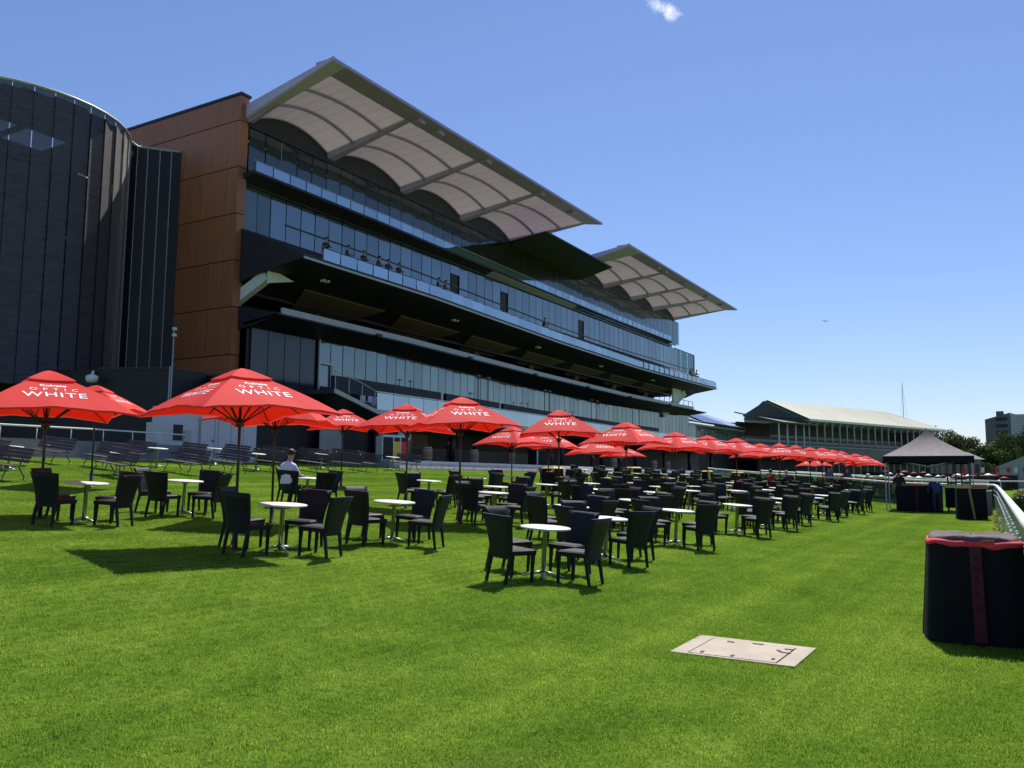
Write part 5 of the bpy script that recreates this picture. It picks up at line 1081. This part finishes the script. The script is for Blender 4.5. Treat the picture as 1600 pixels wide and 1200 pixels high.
def pose(kind):
    if kind == 'sit': pel = Vector((0, 0, .56)); ch = Vector((.06, 0, 1.0)); nk = Vector((.12, 0, 1.16)); hd = Vector((.17, 0, 1.34))
    elif kind == 'bend': pel = Vector((0, 0, .92)); ch = Vector((.36, 0, 1.18)); nk = Vector((.50, 0, 1.20)); hd = Vector((.64, 0, 1.18))
    else: pel = Vector((0, 0, .95)); ch = Vector((.01, 0, 1.36)); nk = Vector((.02, 0, 1.50)); hd = Vector((.05, 0, 1.66))
    J = []; E_ = []; K = []
    def j(p, r1, r2=None): J.append((tuple(p), (r1, r2 or r1))); return len(J)-1
    def e(a, b_, k_): E_.append((a, b_)); K.append(k_)
    p = j(pel, .155, .13); mid = j(pel.lerp(ch, .5), .15, .125); c = j(ch, .16, .125); n_ = j(nk, .062); h1 = j(nk.lerp(hd, .55), .072); h2 = j(hd, .098, .088); h3 = j(hd+(hd-nk).normalized()*.09, .07)
    e(p, mid, 0); e(mid, c, 0); e(c, n_, 0); e(n_, h1, 2); e(h1, h2, 2); e(h2, h3, 2)
    for s in (1, -1):
        sh = j(ch+Vector((0, .19*s, .04)), .075)
        if kind == 'sit': el = Vector((.16, .27*s, .80)); wr = Vector((.40, .20*s, .80)); kn = Vector((.42, .13*s, .52)); an_ = Vector((.36, .13*s, .09))
        elif kind == 'bend': el = ch+Vector((.12, .22*s, -.24)); wr = ch+Vector((.32, .16*s, -.30)); kn = Vector((.06, .11*s, .50)); an_ = Vector((-.02, .11*s, .09))
        else: el = Vector((-.02, .25*s, 1.14)); wr = Vector((.10, .25*s, .90)); kn = Vector((.03, .10*s, .50)); an_ = Vector((-.02, .10*s, .09))
        a = j(el, .05); b_ = j(wr, .035); hnd = j(wr+(wr-el).normalized()*.10, .042, .022); e(c, sh, 0); e(sh, a, 0); e(a, b_, 2); e(b_, hnd, 2)
        for k_, (fy, fl) in enumerate(((-.03, .07), (-.01, .085), (.01, .08), (.03, .065))):
            d = (wr-el).normalized(); q_ = j(wr+d*(.10+fl*.55)+Vector((0, fy, -.008)), .009); q2 = j(wr+d*(.10+fl)+Vector((0, fy, -.03)), .007); e(hnd, q_, 2); e(q_, q2, 2)
        hp = j(pel+Vector((.02, .10*s, -.05)), .10); k1 = j(kn, .065); an2 = j(an_, .045); toe = j(an_+Vector((.17, .02*s, -.045)), .038); e(p, hp, 1); e(hp, k1, 1); e(k1, an2, 1); e(an2, toe, 1)
    return J, E_, K, hd, (hd-nk).normalized()
POSES = {}
def person(kind, x, y, rz, label, shirt, z=None, hair='hair', trouser='trouser', group=None, face=True):
    if kind not in POSES:
        J, E_, K, hd, ax = pose(kind); POSES[kind] = (body_mesh('body', J, E_, K), hd)
    me, hd = POSES[kind]; p = thing('person', label, 'person', (x, y, gz(x, y) if z is None else z), rz, group)
    b_ = link('body', me, p)
    for i, mm in enumerate((shirt, trouser, 'skin')): b_.material_slots[i].link = 'OBJECT'; b_.material_slots[i].material = M[mm]
    hm = MB(); hm.lathe([(.088, -.02), (.106, .03), (.104, .07), (.08, .115), (.03, .14)], 14, (hd.x-.018, hd.y, hd.z+.015)); hm.build('hair', M[hair], p)
    if face:
        f = MB(); f.faces([(hd.x+.085, 0, hd.z+.03), (hd.x+.08, .018, hd.z-.02), (hd.x+.08, -.018, hd.z-.02), (hd.x+.118, 0, hd.z-.018)], [(0, 1, 3), (0, 3, 2), (1, 2, 3)]); f.build('nose', M['skin'], b_)
        for s in (1, -1): MB().lathe([(.004, -.02), (.014, 0), (.004, .02)], 6, (hd.x-.01, s*.098, hd.z)).build('ear', M['skin'], b_); MB().lathe([(.003, -.006), (.010, 0), (.003, .006)], 6, (hd.x+.086, s*.034, hd.z+.018)).build('eye', M['hair'], b_)
        MB().box(hd.x+.078, hd.x+.088, -.022, .022, hd.z-.055, hd.z-.047).build('mouth', M['redshirt'], b_)
    return p
person('sit', 15.95, 16.18, R(10), 'man in lilac shirt sitting at a lawn table, seen from behind', 'shirt')
person('sit', 49.5, 12.3, R(150), 'person in dark red top sitting among the far tables', 'redshirt', face=False)
person('sit', 51.0, 11.8, R(160), 'person in navy top and white cap sitting among the far tables', 'navyshirt', hair='cap', face=False)
person('stand', 60.5, 11.3, R(200), 'standing person in light blue at the far end of the tables', 'blueshirt', face=False)
person('stand', 60.8, 10.2, R(190), 'standing person in navy blue, right of the one in light blue', 'navyshirt', face=False)
person('sit', 57.5, 8.4, R(180), 'seated person in blue and cap near the last umbrellas', 'blueshirt', hair='cap', face=False)
person('bend', 40.75, 3.25, R(20), 'person in dark blue bending over the counter under the gazebo', 'navyshirt', face=False)
person('stand', 44.0, 5.1, R(180), 'person in dark clothes behind the gazebo counter', 'darkshirt', face=False)
for i, (x, y, s, l) in enumerate(((55.2, 36.2, 'darkshirt', 'dark clothed person in the shade beside the lone barrel'), (60.6, 36.0, 'navyshirt', 'person in navy standing behind the black kiosk'), (63.0, 35.5, 'redshirt', 'person in red top in the shaded bar, left one'), (67.5, 36.2, 'redshirt', 'person in red top in the shaded bar, right one'),
    (70.5, 33.6, 'blueshirt', 'person in blue at the bar left of a barrel'), (77.5, 34.0, 'blueshirt', 'person in blue at the bar between two barrels'), (80.5, 35.0, 'darkshirt', 'dark clothed person in the bar near the far barrel'), (52.5, 36.8, 'darkshirt', 'dark clothed person deep in the shaded bar'))):
    person('stand', x, y, rnd.uniform(0, 6), l, s, z=ZC, face=False, group='people in the shaded bar')
for i, x in enumerate((40.6, 42.6, 44.3, 45.9, 47.0, 48.2, 53.2, 54.2, 71.5, 113.8, 114.6, 116.2)):
    yy = 39.0+.5*bow(x); zz = 14.95+(yy-mb_y(x))*(17.6-14.95)/(42.7-mb_y(x))
    person('sit', x, yy-.6, R(-90)+rnd.uniform(-.6, .6), '%s small figure from the left on the middle balcony of the grandstand' % ORD[i], ('darkshirt', 'navyshirt', 'darkshirt')[i % 3], z=zz-.35, face=False, group='people on the middle balcony')
br = thing('bird', 'tiny dark bird flying in the clear sky', 'bird', (103, 19, 20.0), R(40))
MB().tube([(-.22, 0, 0), (-.05, 0, .02), (.12, 0, .02), (.22, 0, .03)], .05, 6, r2=.02).build('body', M['black'], br)
for s in (1, -1): MB().hexa([(-.08, 0, .03), (.08, 0, .03), (.02, .45*s, .16), (-.06, .45*s, .16)], [(-.08, 0, .045), (.08, 0, .045), (.02, .45*s, .17), (-.06, .45*s, .17)]).build('wing', M['black'], br)
